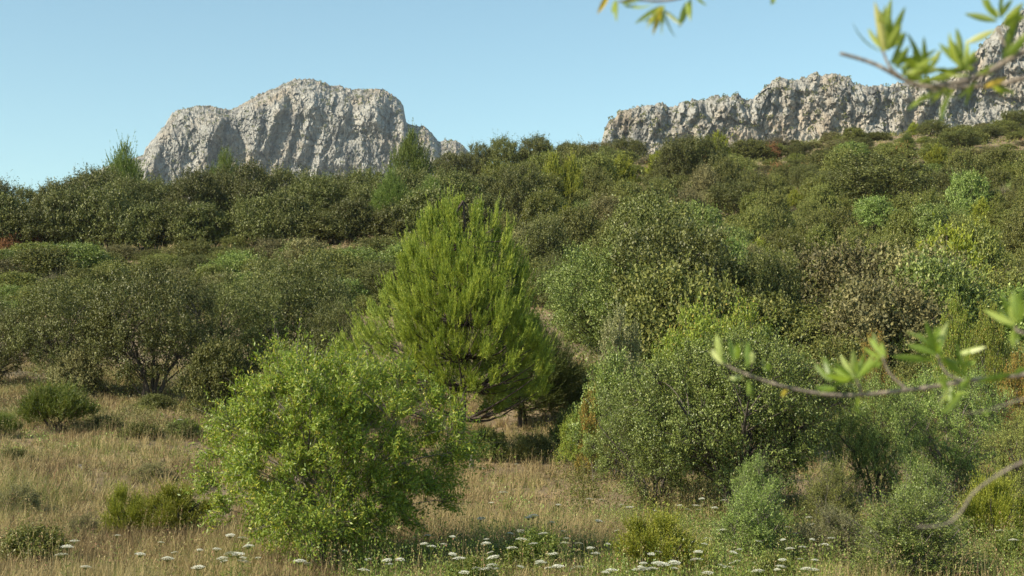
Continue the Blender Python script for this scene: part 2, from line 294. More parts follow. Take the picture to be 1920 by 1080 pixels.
def massif(name, label, outline, ridges, D, base_row, nu, nv, lean, rtop, htop, amp, mat, seed, jag, rough, sawk=1.0):
    """a block of rock: crest height along the width, a steep front that leans back, a rounded brow and a back slope.
    ridges: [(polyline of px,row from top to bottom, depth in metres of the step on its right side)]"""
    ox, orow = np.array(outline, float).T
    U = np.linspace(ox[0], ox[-1], nu)
    T = np.interp(U, ox, orow)
    T = T + jag * fbm(U / 9, seed * 3.3, 0, 5, .6) + jag * .5 * fbm(U / 40, seed * 1.3, 5, 3)
    nb = 26
    S = np.concatenate([np.linspace(0, 1, nv), 1 + np.linspace(0, 1, nb)[1:]])
    UU, S2 = np.meshgrid(U, S, indexing='ij')
    TT = T[:, None] + 0 * S2
    front = S2 <= 1
    row = np.where(front, base_row + (TT - base_row) * np.minimum(S2, 1), TT)
    ppm = F / D
    up = (base_row - row) / ppm                               # metres above the base
    hmax = (base_row - TT) / ppm
    q = np.clip((up - (hmax - htop)) / htop, 0, 1)
    off = lean * up + rtop * (1 - np.sqrt(np.maximum(1 - q * q * .985, 0)))
    # sawtooth buttresses
    if ridges:
        saw = np.zeros_like(off)
        for pl, A, wl, wr in ridges:
            a = np.array(pl, float); o = np.argsort(a[:, 1])
            xr = np.interp(row, a[o, 1], a[o, 0])
            t = UU - xr + 2.2 * fbm(UU / 18, row / 12, seed + 2, 3)
            fade = np.clip((row - a[:, 1].min() + 8) / 14, 0, 1) * np.clip((a[:, 1].max() + 10 - row) / 14, 0, 1)
            # forward towards the ridge from the left (width wl), drops back sharply on the right (width wr) then recovers
            f = np.where(t < 0, np.clip(1 + t / wl, 0, 1), np.clip(1 - t / wr, 0, 1))
            f2 = np.where(t > wr, np.clip(1 - (t - wr) / (wl * 1.0), 0, 1), 0) * np.where(t > 0, 1, 0)
            rec = np.where((t > 0), np.clip(t / wr, 0, 1), 0) * np.where(t > wr, np.clip(1 - (t - wr) / (wl * 1.3), 0, 1), 1)
            saw += (-A * .55 * f * fade + A * .45 * rec * fade) * sawk
        off += saw * np.clip(1 - .8 * q, 0, 1)
    X, Y, Z = at(UU, row, D + 0 * UU)
    vs = 1 / 26.0
    edge = np.clip(q, 0, 1)
    wx = X + 5 * fbm(X / 20, Z / 20, seed + 1, 3); wz = Z + 6 * fbm(X / 18, Z / 24, seed + 5, 3); slant = .25 * wz
    wob = amp * .9 * cells((wx + slant) / 30, wz / 46, seed + 20, 1.3) + amp * .55 * cells((wx - slant * .6) / 11, wz / 19, seed + 40, 1.2)
    wob += amp * .36 * rough * cells(wx / 4.2, wz / 6.5, seed + 60, 1.2) + amp * .17 * rough * cells(wx / 1.7, wz / 2.3, seed + 80, 1.2)
    wob += amp * .30 * fbm(X / 16, Z / 30, seed, 6, .6, ridged=True) + amp * .5 * fbm(X / 50, Z / 50, seed + 7, 3)
    led = fbm(X / 60, Z / 9, seed + 11, 4)
    wob += amp * .25 * np.clip(led * 3, -1, 1)
    off = off + wob * (1 - .15 * edge)
    Dp = D + off
    X, Y, Z = at(UU, row, Dp)
    Z = Z + amp * .22 * cells(X / 5, Y / 6 + Z / 5, seed + 90, 1.2) * np.clip(up / 12, 0, 1) + amp * .10 * cells(X / 2.2, Z / 2.5, seed + 95, 1.2)
    bk = np.clip(S2 - 1, 0, 1)
    hm = hmax
    Y = Y + bk * hm * 1.3; Z = np.where(front, Z, Z - bk ** 1.4 * hm * 1.1 + bk * (1 - bk) * 8 * fbm(X / 22, Y / 22, seed, 4))
    idx = np.arange(UU.size).reshape(UU.shape)
    Fq = np.stack([idx[:-1, :-1], idx[1:, :-1], idx[1:, 1:], idx[:-1, 1:]], -1).reshape(-1, 4)
    V = np.stack([X, Y, Z], -1)
    o = link(name, npmesh(name, V.reshape(-1, 3), [Fq], mats=[mat], smooth=False))
    o['kind'] = 'structure'; o['label'] = label
    return V, nv, q
ROCK = rockmat('limestone', 1.0, 1.66, .6, 1.13); ROCK2 = rockmat('limestone_near', 1.4, 1.66, .45, 1.2)
outL = [(120, 345), (165, 330), (200, 312), (240, 300), (268, 291), (274, 276), (290, 258), (308, 236), (323, 213), (345, 203), (375, 199), (402, 200), (428, 207), (445, 201), (470, 186), (500, 171), (530, 157), (555, 149), (575, 148), (600, 152), (622, 161), (640, 162), (660, 169), (690, 168), (715, 167), (733, 177), (748, 187), (756, 198), (759, 215), (762, 233), (778, 236), (795, 237), (806, 246), (815, 256), (823, 266), (835, 262), (855, 263), (868, 273), (880, 288), (905, 305), (960, 330)]
ridL = [([(323, 205), (300, 260), (280, 340)], 26, 30, 10),
        ([(352, 210), (345, 260), (335, 340)], 12, 22, 8),
        ([(425, 212), (400, 250), (392, 285), (380, 345)], 46, 55, 16),
        ([(436, 215), (434, 250), (432, 320)], 14, 14, 14),
        ([(497, 180), (487, 230), (470, 300)], 16, 24, 10),
        ([(530, 170), (525, 200), (500, 260), (478, 340)], 34, 32, 15),
        ([(590, 158), (588, 190), (575, 240), (560, 300)], 24, 26, 22),
        ([(556, 215), (545, 260), (520, 330)], 20, 22, 10),
        ([(612, 255), (600, 290), (592, 335)], 26, 20, 12),
        ([(650, 200), (640, 240), (625, 300)], 15, 20, 10),
        ([(712, 175), (708, 200), (706, 238)], 44, 40, 22),
        ([(765, 245), (760, 280), (745, 340)], 14, 22, 12),
        ([(812, 255), (815, 290), (812, 340)], 36, 30, 12)]
VL, nvL, qL = massif('limestone_mountain', 'pale grey limestone mountain with domed summit behind the left treeline', outL, ridL, 1500.0, 400, 1000, 330, .22, 75, 30, 7.0, ROCK, 4, 3.2, 1.35, .58)
outR = [(1085, 330), (1118, 300), (1127, 272), (1133, 246), (1142, 228), (1160, 212), (1180, 204), (1200, 199), (1225, 195), (1243, 193), (1254, 203), (1266, 200), (1282, 191), (1300, 188), (1320, 188), (1335, 181), (1360, 179), (1385, 176), (1398, 187), (1412, 183), (1428, 172), (1440, 156), (1460, 148), (1480, 149), (1500, 146), (1520, 141), (1530, 137), (1545, 143), (1560, 140), (1590, 143), (1600, 157), (1630, 160), (1650, 158), (1670, 163), (1700, 153), (1740, 149), (1770, 142), (1795, 128), (1815, 112), (1835, 92), (1860, 62), (1885, 42), (1905, 26), (1940, 5), (2000, -30), (2100, -60), (2250, -40), (2400, 40), (2600, 160)]
ridR = [([(1160, 215), (1150, 240), (1135, 290)], 12, 20, 10),
        ([(1250, 200), (1235, 225), (1215, 270)], 18, 26, 10),
        ([(1318, 190), (1300, 215), (1265, 270)], 14, 26, 12),
        ([(1455, 152), (1452, 180), (1445, 235)], 16, 16, 10),
        ([(1478, 150), (1480, 180), (1470, 240)], 26, 22, 18),
        ([(1530, 145), (1520, 180), (1500, 240)], 9, 20, 10),
        ([(1572, 190), (1560, 215), (1548, 245)], 18, 22, 16),
        ([(1645, 160), (1640, 200), (1625, 250)], 8, 20, 10),
        ([(1705, 155), (1700, 200), (1680, 250)], 14, 26, 12),
        ([(1755, 150), (1745, 185), (1720, 230)], 16, 26, 14),
        ([(1830, 100), (1800, 150), (1780, 200)], 18, 30, 14),
        ([(1890, 40), (1870, 100), (1850, 150)], 22, 40, 14)]
VR, nvR, qR = massif('limestone_cliffs', 'jagged pale limestone cliffs above the right hillside', outR, ridR, 950.0, 330, 1300, 230, .30, 16, 9, 5.5, ROCK2, 9, 6.5, 1.7, .4)

# ------------------------------------------------------------------ plants
UP = np.array([0, 0, 1.0])
def rdir(rng, n): return nrm(rng.normal(size=(n, 3)))
def clump_centres(rng, n, H, W, clear, cr, form, lobe=1.0):
    best = []; lph = rng.random() * 6
    for k in range(n):
        cand = []
        for t in range(24):
            d = rdir(rng, 1)[0]; r = rng.random() ** .38
            h = .5 + .5 * d[2] * r                                         # 0..1 height in crown
            if form == 'pine': w = float(np.interp(h, [0, .15, .33, .52, .70, .84, .94, 1], [.72, .97, 1.0, .90, .66, .40, .18, .05]))
            elif form == 'cone': w = 1.15 * (max(1 - h, 0) ** .62) * min(1, (h + .12) / .3) ** .5
            elif form == 'dome': w = math.sqrt(max(1 - h * h * .95, 0)) * .98
            elif form == 'vase': w = .45 + .55 * h ** .6 if h < .75 else math.sqrt(max(1 - ((h - .45) / .58) ** 2, 0)) * 1.05
            else: w = 2 * math.sqrt(max(h * (1 - h), 0)) ** .85
            a = math.atan2(d[1], d[0]); lob = 1 + lobe * (.16 * math.sin(a * 2 + 1.3 * h * 5 + lph) + .13 * math.sin(a * 3 + 2 + h * 4) + .10 * math.sin(a * 5 + 9 * h + lph))
            rr = rng.random() ** .42 * w * lob
            c = np.array([math.cos(a) * rr * max(W / 2 - cr, .1), math.sin(a) * rr * max(W / 2 - cr, .1), clear + cr * .6 + h * max(H - clear - cr * 1.5, .1)])
            cand.append(c)
        if best:
            B = np.array(best); sc = [np.min(np.linalg.norm((B - c) / [1, 1, .8], axis=1)) for c in cand]
            best.append(cand[int(np.argmax(sc[:10]))])
        else: best.append(cand[0])
    return np.array(best)
def plant(seed, H, W, clear=.5, form='round', n=40, cr=.5, twigs=24, lpt=14, L=.06, Wl=.03, up=.5, out=.8, droop=0.0,
          ldir=.5, stems=1, stemr=.08, lean=.3, style='leaf', twigtube=False, low=.2, wood=True, spread=1.0, nup=.6, sjit=0.05, nout=1.15, drnd=1.0, lobe=1.0, sprig=.08, tlo=.6):
    rng = np.random.default_rng(seed); G = Geo(); Wd = Geo()
    C = clump_centres(rng, n, H, W, clear, cr, form, lobe)
    cen = np.array([0, 0, clear + (H - clear) * .35])
    stemp = []
    for s in range(stems):
        a = 2 * math.pi * (s + rng.random() * .6) / stems; b0 = np.array([math.cos(a), math.sin(a), 0]) * stemr * (1.6 if stems > 1 else 0)
        ln = lean * W * (.35 if stems > 1 else .08)
        top = np.array([math.cos(a) * ln, math.sin(a) * ln, H * (.62 if form not in ('cone', 'pine') else .95)])
        mid = b0 * 1.5 + np.array([rng.normal() * sjit * H, rng.normal() * sjit * H, H * .3])
        p = curve(b0 - UP * .15, mid, top, 9); p[1:-1] += rng.normal(size=(7, 3)) * .012 * H * (0.4 if form in ('cone', 'pine') else 1)
        stemp.append(p)
        if wood: Wd.tube(p, stemr, stemr * .25, 7)
    for c in C:
        csz = cr * (.75 + .5 * rng.random())
        bs = None
        for p in stemp:
            if form in ('cone', 'pine'):
                k = int(np.clip(np.searchsorted(p[:, 2], c[2] - .35 * np.hypot(c[0], c[1]) - .1), 2, 8)); dd = np.linalg.norm(p[k] - c)
                if bs is None or dd < bs[0]: bs = (dd, p[k], k)
                continue
            k = np.argmin(np.linalg.norm(p - c, axis=1) + 4.0 * (p[:, 2] > c[2] - .12 * H)); dd = np.linalg.norm(p[k] - c)
            if bs is None or dd < bs[0]: bs = (dd, p[k], k)
        if wood:
            mid = (bs[1] + c) / 2 + UP * .12 * bs[0] * (-1 if style == 'needle' and form in ('cone', 'pine') else 1) + rng.normal(size=3) * .06 * bs[0]
            Wd.tube(curve(bs[1], mid, c, 6), stemr * (.42 - .03 * bs[2]), stemr * .07, 4)
        dirs = nrm(drnd * rdir(rng, twigs) + out * nrm(c - cen)[None] + UP * up)
        if low: dirs[:, 2] = np.maximum(dirs[:, 2], -.35 - low * rng.random(twigs))
        tl = csz * (tlo + (1.2 - tlo) * rng.random(twigs)) * np.where(rng.random(twigs) < sprig, 1.9, 1.0)
        P0 = c + rng.normal(size=(twigs, 3)) * csz * .28 * spread
        if twigtube and wood:
            for k in range(0, twigs, 2):
                Wd.tube(np.array([P0[k] * .6 + c * .4, P0[k] + dirs[k] * tl[k] * .9]), stemr * .06 + .002, .0015, 3)
        if style == 'leaf':
            t = (.25 + .8 * rng.random((twigs, lpt))) [..., None]
            P = P0[:, None] + dirs[:, None] * tl[:, None, None] * t - UP * droop * (t ** 2) * tl[:, None, None]
            P = P + rng.normal(size=P.shape) * csz * .05
            D = ldir * dirs[:, None] + rng.normal(size=P.shape) * .6 - UP * droop * .9
            P = P.reshape(-1, 3); D = D.reshape(-1, 3); m = len(P)
            Nn = nrm(rng.normal(size=(m, 3)) * .55 + UP * nup * .5 + nout * nrm(P - c - UP * csz * .15))
            l = L * (.6 + .7 * rng.random(m)); G.leaves(P, D, Nn, l, l * Wl / L, rng)
        elif style == 'needle':
            # each twig is a plume with needles swept forward
            t = rng.random((twigs, lpt))[..., None] * 1.0
            cu = nrm(dirs + UP * .9)
            ax = dirs[:, None] * (1 - t) + cu[:, None] * t
            P = P0[:, None] + dirs[:, None] * tl[:, None, None] * t + (cu - dirs)[:, None] * tl[:, None, None] * t * t * .5
            D = nrm(ax) * 1.0 + rng.normal(size=P.shape) * .33
            P = P.reshape(-1, 3); D = D.reshape(-1, 3); m = len(P)
            l = L * (.7 + .5 * rng.random(m)); r = np.repeat(rng.random((twigs, 1)) * .7, lpt, 1).ravel() + rng.random(m) * .3
            D = nrm(D); S = nrm(np.cross(D, rng.normal(size=(m, 3)))); l = l[:, None]
            v = np.stack([P, P + D * l * .4 + S * Wl * .5, P + D * l, P + D * l * .4 - S * Wl * .5], 1); G.quads(v, r)
        elif style == 'twig':
            for q in range(lpt):
                t = rng.random((twigs, 1)) * .6
                P = P0 + dirs * tl[:, None] * t
                G.blades(P, dirs + rng.normal(size=dirs.shape) * .35 + UP * .25, tl * (.5 + .5 * rng.random(twigs)), np.full(twigs, Wl), rng, .2)
    return G, Wd
PROTO = {}
def proto(key, name, mat, bark=BARK, merged=False, part='foliage', wpart='stem', **kw):
    G, Wd = plant(**kw)
    if merged:
        if Wd.n: 
            V = np.concatenate(G.V + Wd.V); nf = sum(len(q) for q in G.Q); Q2 = [q + G.n for q in Wd.Q]; nw = sum(len(q) for q in Q2)
            me = npmesh(name, V, [np.concatenate(G.Q + Q2)], np.concatenate(G.r + Wd.r), [LM[mat], bark], midx=[0] * nf + [1] * nw)
        else: me = G.mesh(name, [LM[mat]])
        PROTO[key] = dict(name=name, me=me, H=kw['H'], W=kw['W'], part=None)
    else:
        PROTO[key] = dict(name=name, me=G.mesh(name + '_' + part, [LM[mat]]), wood=Wd.mesh(name + '_' + wpart, [bark], smooth=True), H=kw['H'], W=kw['W'], part=part, wpart=wpart)
THINGS = []
def put(key, px, d, w=None, h=None, label='', cat='', group=None, mat=None, rot=None, row=None, sink=0.05):
    """stand a plant at picture column px and depth d on the ground; w,h in metres"""
    p = PROTO[key]
    x = (px - 960) / F * d * 1.0; z0 = float(ground(x, d)) ; x = float((px - 960) / F * (d * CP + z0 * SP)); z = float(ground(x, d)) - sink
    rng = random.Random(len(THINGS) * 7 + 3)
    rz = rng.uniform(0, 6.28) if rot is None else rot
    w = w or p['W']; h = h or p['H']; sc = (w / p['W'], w / p['W'], h / p['H'])
    if p['part']:
        o = bpy.data.objects.new(p['name'], None); COL.objects.link(o)
        a = link(p['part'], p['me'], o); b = link(p['wpart'], p['wood'], o)
        tgt = a
    else: o = link(p['name'], p['me']); tgt = o
    if mat:
        tgt.material_slots[0].link = 'OBJECT'; tgt.material_slots[0].material = LM[mat]
    o.location = (x, d, z); o.rotation_euler = (0, 0, rz); o.scale = sc
    o['label'] = label; o['category'] = cat
    if group: o['group'] = group
    THINGS.append((o, px, d, w, h))
    return o
def mpp(d): return d / F          # metres per 1920-wide pixel at distance d

# --- heroes (near)
proto('almond', 'almond_tree', 'almond', BARKG, part='crown', wpart='trunk', seed=11, H=2.85, W=3.25, clear=.12, form='round', n=125, cr=.35, twigs=44, lpt=22, L=.052, Wl=.018, up=.75, out=.8, droop=.2, lobe=1.5, sprig=.10, stems=4, stemr=.042, lean=.9, twigtube=True, nout=.8, spread=.6)
proto('pine', 'pine_tree', 'pine', BARKP, part='crown', wpart='trunk', seed=8, H=7.0, W=6.2, clear=1.0, form='pine', n=300, cr=.43, twigs=30, lpt=44, L=.095, Wl=.013, up=.75, out=1.1, stems=1, stemr=.12, style='needle', low=0, drnd=.55, lobe=1.5, spread=.7, sprig=.10, nout=1)
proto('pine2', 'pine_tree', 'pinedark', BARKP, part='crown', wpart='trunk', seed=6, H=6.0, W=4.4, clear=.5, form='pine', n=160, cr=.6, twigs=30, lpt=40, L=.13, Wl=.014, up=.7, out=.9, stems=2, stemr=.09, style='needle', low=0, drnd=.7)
for i in range(3):
    proto('oak%d' % i, 'holm_oak', 'oak', BARK, part='crown', wpart='trunk', seed=20 + i, H=4.2, W=5.0, clear=.45, form='round', n=78 + 6 * i, cr=.58, twigs=46, lpt=17, L=.062, Wl=.036, up=.35, out=.5, stems=3 + i, stemr=.085, lean=1.0, twigtube=False, spread=.5)
for i in range(2):
    proto('olive%d' % i, 'wild_olive', 'olive', BARKG if i else BARK, part='crown', wpart='trunk', seed=30 + i, H=2.9, W=4.0, clear=.2, form='round', n=74, cr=.42, twigs=48, lpt=19, L=.043, Wl=.021, up=.4, out=.6, stems=5, stemr=.055, lean=1.2, twigtube=True, spread=.5)
proto('bigolive', 'wild_olive', 'olive', BARK, part='crown', wpart='trunk', seed=35, H=3.1, W=4.0, clear=.4, form='round', n=112, cr=.40, twigs=50, lpt=19, L=.044, Wl=.024, up=.4, out=.6, stems=5, stemr=.075, lean=1.5, twigtube=True, lobe=1.2, spread=.5)
proto('bush', 'leafy_shrub', 'yellow', BARKG, part='foliage', wpart='stem', seed=40, H=2.4, W=2.6, clear=.05, form='dome', n=44, cr=.36, twigs=34, lpt=19, L=.055, Wl=.028, up=1.1, out=.5, stems=5, stemr=.03, lean=.9, twigtube=True, nout=.6, spread=.6)
proto('silverbush', 'silvery_shrub', 'olive', BARKG, part='foliage', wpart='stem', seed=41, H=1.5, W=1.6, clear=.0, form='dome', n=44, cr=.27, twigs=48, lpt=20, L=.030, Wl=.011, up=1.0, out=.5, stems=7, stemr=.018, lean=.9, twigtube=True, nout=.6, spread=.6)
for i in range(2):
    proto('juniper%d' % i, 'juniper_bush', 'juniper', BARK, part='foliage', wpart='stem', seed=50 + i, H=1.1, W=1.4, clear=.0, form='dome', n=24, cr=.27, twigs=90, lpt=30, L=.026, Wl=.009, up=.5, out=.6, stems=5, stemr=.03, lean=.8, style='needle', low=0, drnd=.8, spread=.5, nout=1)
proto('broom', 'broom_bush', 'lime', BARK, part='foliage', wpart='stem', seed=60, H=1.5, W=1.8, clear=.3, form='dome', n=44, cr=.3, twigs=50, lpt=26, L=.07, Wl=.010, up=1.5, out=.7, stems=7, stemr=.022, lean=1.0, style='needle', low=0)
proto('lowbush', 'low_bush', 'lime', BARK, part='foliage', wpart='stem', seed=61, H=.7, W=1.2, clear=.0, form='dome', n=26, cr=.2, twigs=44, lpt=16, L=.035, Wl=.019, up=.9, out=.6, stems=5, stemr=.015, lean=.9, spread=.5)
# --- hillside
for i in range(4):
    proto('foak%d' % i, 'evergreen_oak', 'oak', BARK, part='crown', wpart='trunk', seed=70 + i, H=4.4, W=5.2, clear=.2, form='round', n=60 + 6 * i, cr=.68, twigs=40, lpt=16, L=.10, Wl=.06, up=.35, out=.5, stems=3, stemr=.09, lean=.9, spread=.5)
for i in range(4):
    proto('scrub%d' % i, 'evergreen_shrub', 'scrub', BARK, merged=True, seed=80 + i, H=2.6, W=4.2, clear=.0, form='dome', n=40 + 9 * i, cr=.58 - .05 * i, twigs=36, lpt=16, L=.09, Wl=.05, up=.5, out=.5, stems=3, stemr=.05, lean=.9, wood=True, spread=.5)
for i in range(2):
    proto('mastic%d' % i, 'mastic_shrub', 'lime', BARK, merged=True, seed=90 + i, H=2.6, W=3.6, clear=.0, form='dome', n=34, cr=.56, twigs=44, lpt=16, L=.10, Wl=.055, up=.5, out=.6, stems=3, stemr=.05, lean=.9, spread=.45)
for i in range(2):
    proto('fjun%d' % i, 'juniper_tree', 'juniper', BARK, merged=True, seed=95 + i, H=3.4, W=2.6, clear=.0, form='cone', n=34, cr=.45, twigs=36, lpt=16, L=.15, Wl=.035, up=1.3, out=.4, stems=2, stemr=.05, style='needle', low=0)
for i in range(3):
    proto('fpine%d' % i, 'young_pine', 'pinefar', BARKP, part='crown', wpart='trunk', seed=100 + i, H=6.5, W=4.8, clear=.5, form='pine', n=75, cr=.8, twigs=30, lpt=24, L=.17, Wl=.032, up=.55, out=.8, stems=1, stemr=.11, style='needle', low=0, drnd=.7)
for i in range(2):
    proto('twiggy%d' % i, 'twiggy_shrub', 'twig', BARKG, merged=True, seed=110 + i, H=2.0, W=2.8, clear=.0, form='dome', n=40, cr=.45, twigs=30, lpt=9, L=.1, Wl=.011, up=.9, out=.5, stems=4, stemr=.03, lean=1.0, style='twig')
proto('withered', 'withered_bush', 'red', BARK, merged=True, seed=120, H=1.2, W=2.2, clear=.0, form='dome', n=26, cr=.36, twigs=20, lpt=14, L=.09, Wl=.045, up=.7, out=.5, stems=3, stemr=.03)
for k, p in PROTO.items():
    co = np.zeros(len(p['me'].vertices) * 3, dtype=np.float32); p['me'].vertices.foreach_get('co', co); co = co.reshape(-1, 3)
    p['W'] = 2 * float(np.percentile(np.hypot(co[:, 0], co[:, 1]), 96)); p['H'] = float(np.percentile(co[:, 2], 99.3))
def hero(key, x0, x1, top, base=None, d=None, **kw):
    cx = (x0 + x1) / 2
    if d is None: d = hit(cx, base)
    w = (x1 - x0) * mpp(d); x, y, zt = at(float(cx), float(top), d)
    h = float(zt) - float(ground(x, d))
    return put(key, cx, d, w, max(h, .3), **kw)
T = 'tree'; S = 'shrub'
hero('almond', 362, 868, 655, d=17.6, label='bright green young almond tree standing alone in the foreground grass', cat=T, rot=1.0)
hero('pine', 640, 1076, 386, d=34.5, label='tall bright green pine tree in the centre behind the almond tree', cat=T, rot=3.4)
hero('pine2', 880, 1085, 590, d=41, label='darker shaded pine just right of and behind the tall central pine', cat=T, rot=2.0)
OG = 'holm oaks at the left edge of the clearing'
hero('oak0', -120, 90, 560, d=43, label='holm oak cut off by the left edge above the dry grass clearing', cat=T, group=OG)
hero('oak1', 20, 240, 530, d=42, label='grey-green holm oak directly above the small broom bush', cat=T, group=OG)
hero('oak2', 150, 420, 500, d=41, label='broad dark holm oak with bare trunks showing above the shaded bank', cat=T, group=OG)
hero('oak0', 330, 560, 520, d=44, label='dark holm oak behind the left side of the almond tree', cat=T, group=OG, rot=2.2)
hero('oak1', 420, 670, 475, d=47, label='tall dark holm oak touching the left side of the central pine', cat=T, group=OG, rot=4)
hero('oak2', 560, 700, 560, d=44, label='shaded holm oak wedged between the almond tree and the central pine', cat=T, group=OG, rot=5)
hero('broom', 34, 172, 716, base=812, label='rounded green broom bush on the left bank with a shadow to its right', cat=S, mat='forb')
hero('broom', -30, 34, 770, base=822, label='small green broom bush touching the left edge beside the rounded broom bush', cat=S, mat='forb', rot=1)
hero('juniper0', 185, 282, 905, base=1010, label='upright yellow-green juniper bush on the left of the foreground pair', cat=S, mat='juniper')
hero('juniper1', 255, 392, 903, base=1012, label='wide yellow-green juniper bush touching the left side of the almond tree', cat=S)
hero('lowbush', -10, 135, 978, base=1062, label='low bright green bush in the bottom left corner', cat=S)
hero('silverbush', -15, 82, 900, base=972, label='dull grey-green bush at the left edge above the bright low bush', cat=S, mat='grey')
hero('silverbush', 120, 190, 958, base=1020, label='small grey bush in front of the upright juniper bush', cat=S, mat='grey', rot=2)
hero('silverbush', 240, 330, 862, base=905, label='small pale grey-green tuft bush in the grass above the juniper pair', cat=S, mat='grey', rot=3)
hero('olive0', 1095, 1350, 700, d=26, label='grey-green wild olive with low dark branches, left one of the right-hand group', cat=T)
hero('bigolive', 1190, 1590, 622, d=25, label='large wild olive with spreading forked trunks right of centre', cat=T, rot=2)
hero('olive0', 1540, 1740, 700, d=26.5, label='wild olive with thin upright trunks beneath the middle blurred branch', cat=T, rot=3)
hero('olive1', 1660, 1900, 690, d=28, label='wild olive with slender dark trunks near the right edge', cat=T, rot=4.5)
hero('olive0', 1850, 2050, 760, d=24, label='dark wild olive cut off by the right edge above the bare twig', cat=T, rot=5.5, mat='scrub')
hero('bush', 1220, 1390, 575, d=31, label='yellow-green leafy shrub above the left shoulder of the large wild olive', cat=S)
hero('bush', 1310, 1480, 572, d=33, label='yellow-green leafy shrub above the crown top of the large wild olive', cat=S, rot=2)
hero('bush', 1190, 1290, 650, d=28, label='bright yellow-green sprig shrub left of the large wild olive crown', cat=S, rot=3)
hero('bush', 1042, 1112, 775, base=890, label='small lime-yellow shrub beside the foot of the dark pine', cat=S, rot=1)
hero('bush', 1078, 1150, 725, d=31, label='orange-tinged shrub behind the small lime-yellow shrub', cat=S, rot=4, mat='rust')
hero('bush', 1075, 1230, 660, d=31, label='rounded grey-green shrub right of the dark pine', cat=S, mat='olive', rot=2)
hero('oak1', 1010, 1265, 466, d=50, label='large silvery-topped wild olive behind the right side of the central pine', cat=T, mat='olive', rot=.5)
hero('bush', 1110, 1215, 578, d=40, label='small bright silvery shrub in front of the large silvery olive', cat=S, mat='silver', rot=1.5)
hero('foak1', 1120, 1340, 365, d=66, label='big dark round oak above the silvery-topped wild olive', cat=T, rot=1)
hero('foak2', 1230, 1400, 440, d=58, label='dark oak right of the silvery-topped wild olive', cat=T, rot=2)
hero('silverbush', 1330, 1500, 905, d=17.5, label='grey-green feathery bush below the trunks of the large wild olive', cat=S)
hero('silverbush', 1590, 1830, 915, d=16.5, label='large pale grey-green bush at bottom right under the bare twig', cat=S, rot=2)
hero('silverbush', 1490, 1630, 945, d=17.6, label='small grey-green bush between the two feathery bottom right bushes', cat=S, rot=4, mat='silver')
hero('silverbush', 1660, 1800, 860, d=20, label='grey-green bush standing behind the large bottom right bush', cat=S, rot=5)
hero('juniper1', 1150, 1330, 958, d=16.6, label='dark-shaded juniper bush at the bottom among white umbel flowers', cat=S, rot=2)
hero('lowbush', 935, 1065, 985, d=17.5, label='low green weedy bush at bottom centre among stones', cat=S, mat='forb', rot=1)
hero('lowbush', 830, 935, 1035, d=15.4, label='low green weedy bush at the bottom edge right of the almond tree', cat=S, mat='forb', rot=2)
hero('lowbush', 1400, 1500, 1030, d=15.6, label='bright green low bush at the bottom edge in front of the feathery bush', cat=S, mat='lime', rot=3)
hero('lowbush', 1850, 1960, 985, d=17.5, label='low green bush in the bottom right corner', cat=S, mat='forb', rot=4)
hero('bush', 1755, 1835, 560, d=38, label='tall upright yellow-green shrub left of the near leaf sprays', cat=S, rot=5)
hero('bush', 1820, 1900, 568, d=37, label='upright yellow-green shrub beside the right edge behind the leaf sprays', cat=S, rot=6)
hero('bush', 1600, 1680, 625, d=36, label='orange and yellow shrub between the blurred leaf clusters', cat=S, rot=2.5, mat='rust')
hero('bush', 1870, 1960, 660, d=33, label='rust-tinged shrub at the right edge under the leaf sprays', cat=S, rot=2.9, mat='rust')
hero('bush', 1870, 1906, 742, d=31, label='thin crimson-leaved shrub near the right edge', cat=S, rot=.9, mat='crimson')
hero('fjun0', 1700, 1850, 430, d=62, label='yellow-green juniper with bare grey twigs below it on the right slope', cat=T, mat='juniper')
hero('mastic0', 1760, 1900, 415, d=66, label='tall light green mastic shrub at right above the upright shrubs', cat=S)
hero('mastic1', 1590, 1720, 500, d=56, label='light green rounded mastic shrub below the big grey oak on the right slope', cat=S)
hero('twiggy0', 1700, 1840, 480, d=58, label='bare branching grey shrub on the right slope', cat=S)
hero('foak0', 1545, 1760, 292, d=115, label='large round grey-green oak in the middle of the right slope', cat=T)
hero('foak3', 1730, 1830, 318, d=118, label='smaller grey oak touching the large round oak on the right slope', cat=T)
hero('foak1', 1370, 1510, 470, d=50, label='low dark shaded oak above the yellow-green shrubs', cat=T, rot=3)
hero('scrub1', 345, 480, 635, d=39, label='added dark evergreen shrub deepening shade under the holm oaks left of the almond top', cat=S)  # this and the next two shrubs are added to darken the oak shadow
hero('scrub2', 470, 620, 640, d=38, label='added dark evergreen shrub deepening the shade behind the almond tree top', cat=S, rot=2)
hero('scrub0', 590, 690, 650, d=40, label='added dark evergreen shrub deepening shade under the left side of the pine', cat=S, rot=3)
hero('scrub3', 90, 200, 655, d=41, label='low grey-green shrub among the trunks behind the broom bush', cat=S, mat='grey')
hero('scrub1', 1030, 1110, 760, d=36, label='dark evergreen shrub at the foot of the shaded pine', cat=S, rot=4)
hero('scrub2', 870, 960, 800, d=35, label='low shaded shrub among the pine trunks', cat=S, rot=5)
hero('scrub0', 950, 1050, 810, d=34.5, label='low shaded shrub in front of the darker pine', cat=S, rot=1)
for i, (a, b_, t, bs) in enumerate([(165, 235, 775, 812), (225, 310, 788, 826), (300, 385, 782, 822), (350, 430, 745, 785), (250, 330, 735, 768), (0, 60, 838, 868), (470, 540, 720, 760)]):  # dark shrubs added in place of the shadow lying on the bank
    hero('scrub%d' % (i % 4), a, b_, t, base=bs, cat=S, rot=i * 1.3, mat='scrub' if i % 2 else 'oak', group='dark shrubs added for shadow on the left bank', label='added low dark shrub standing in for shadow on the left bank')
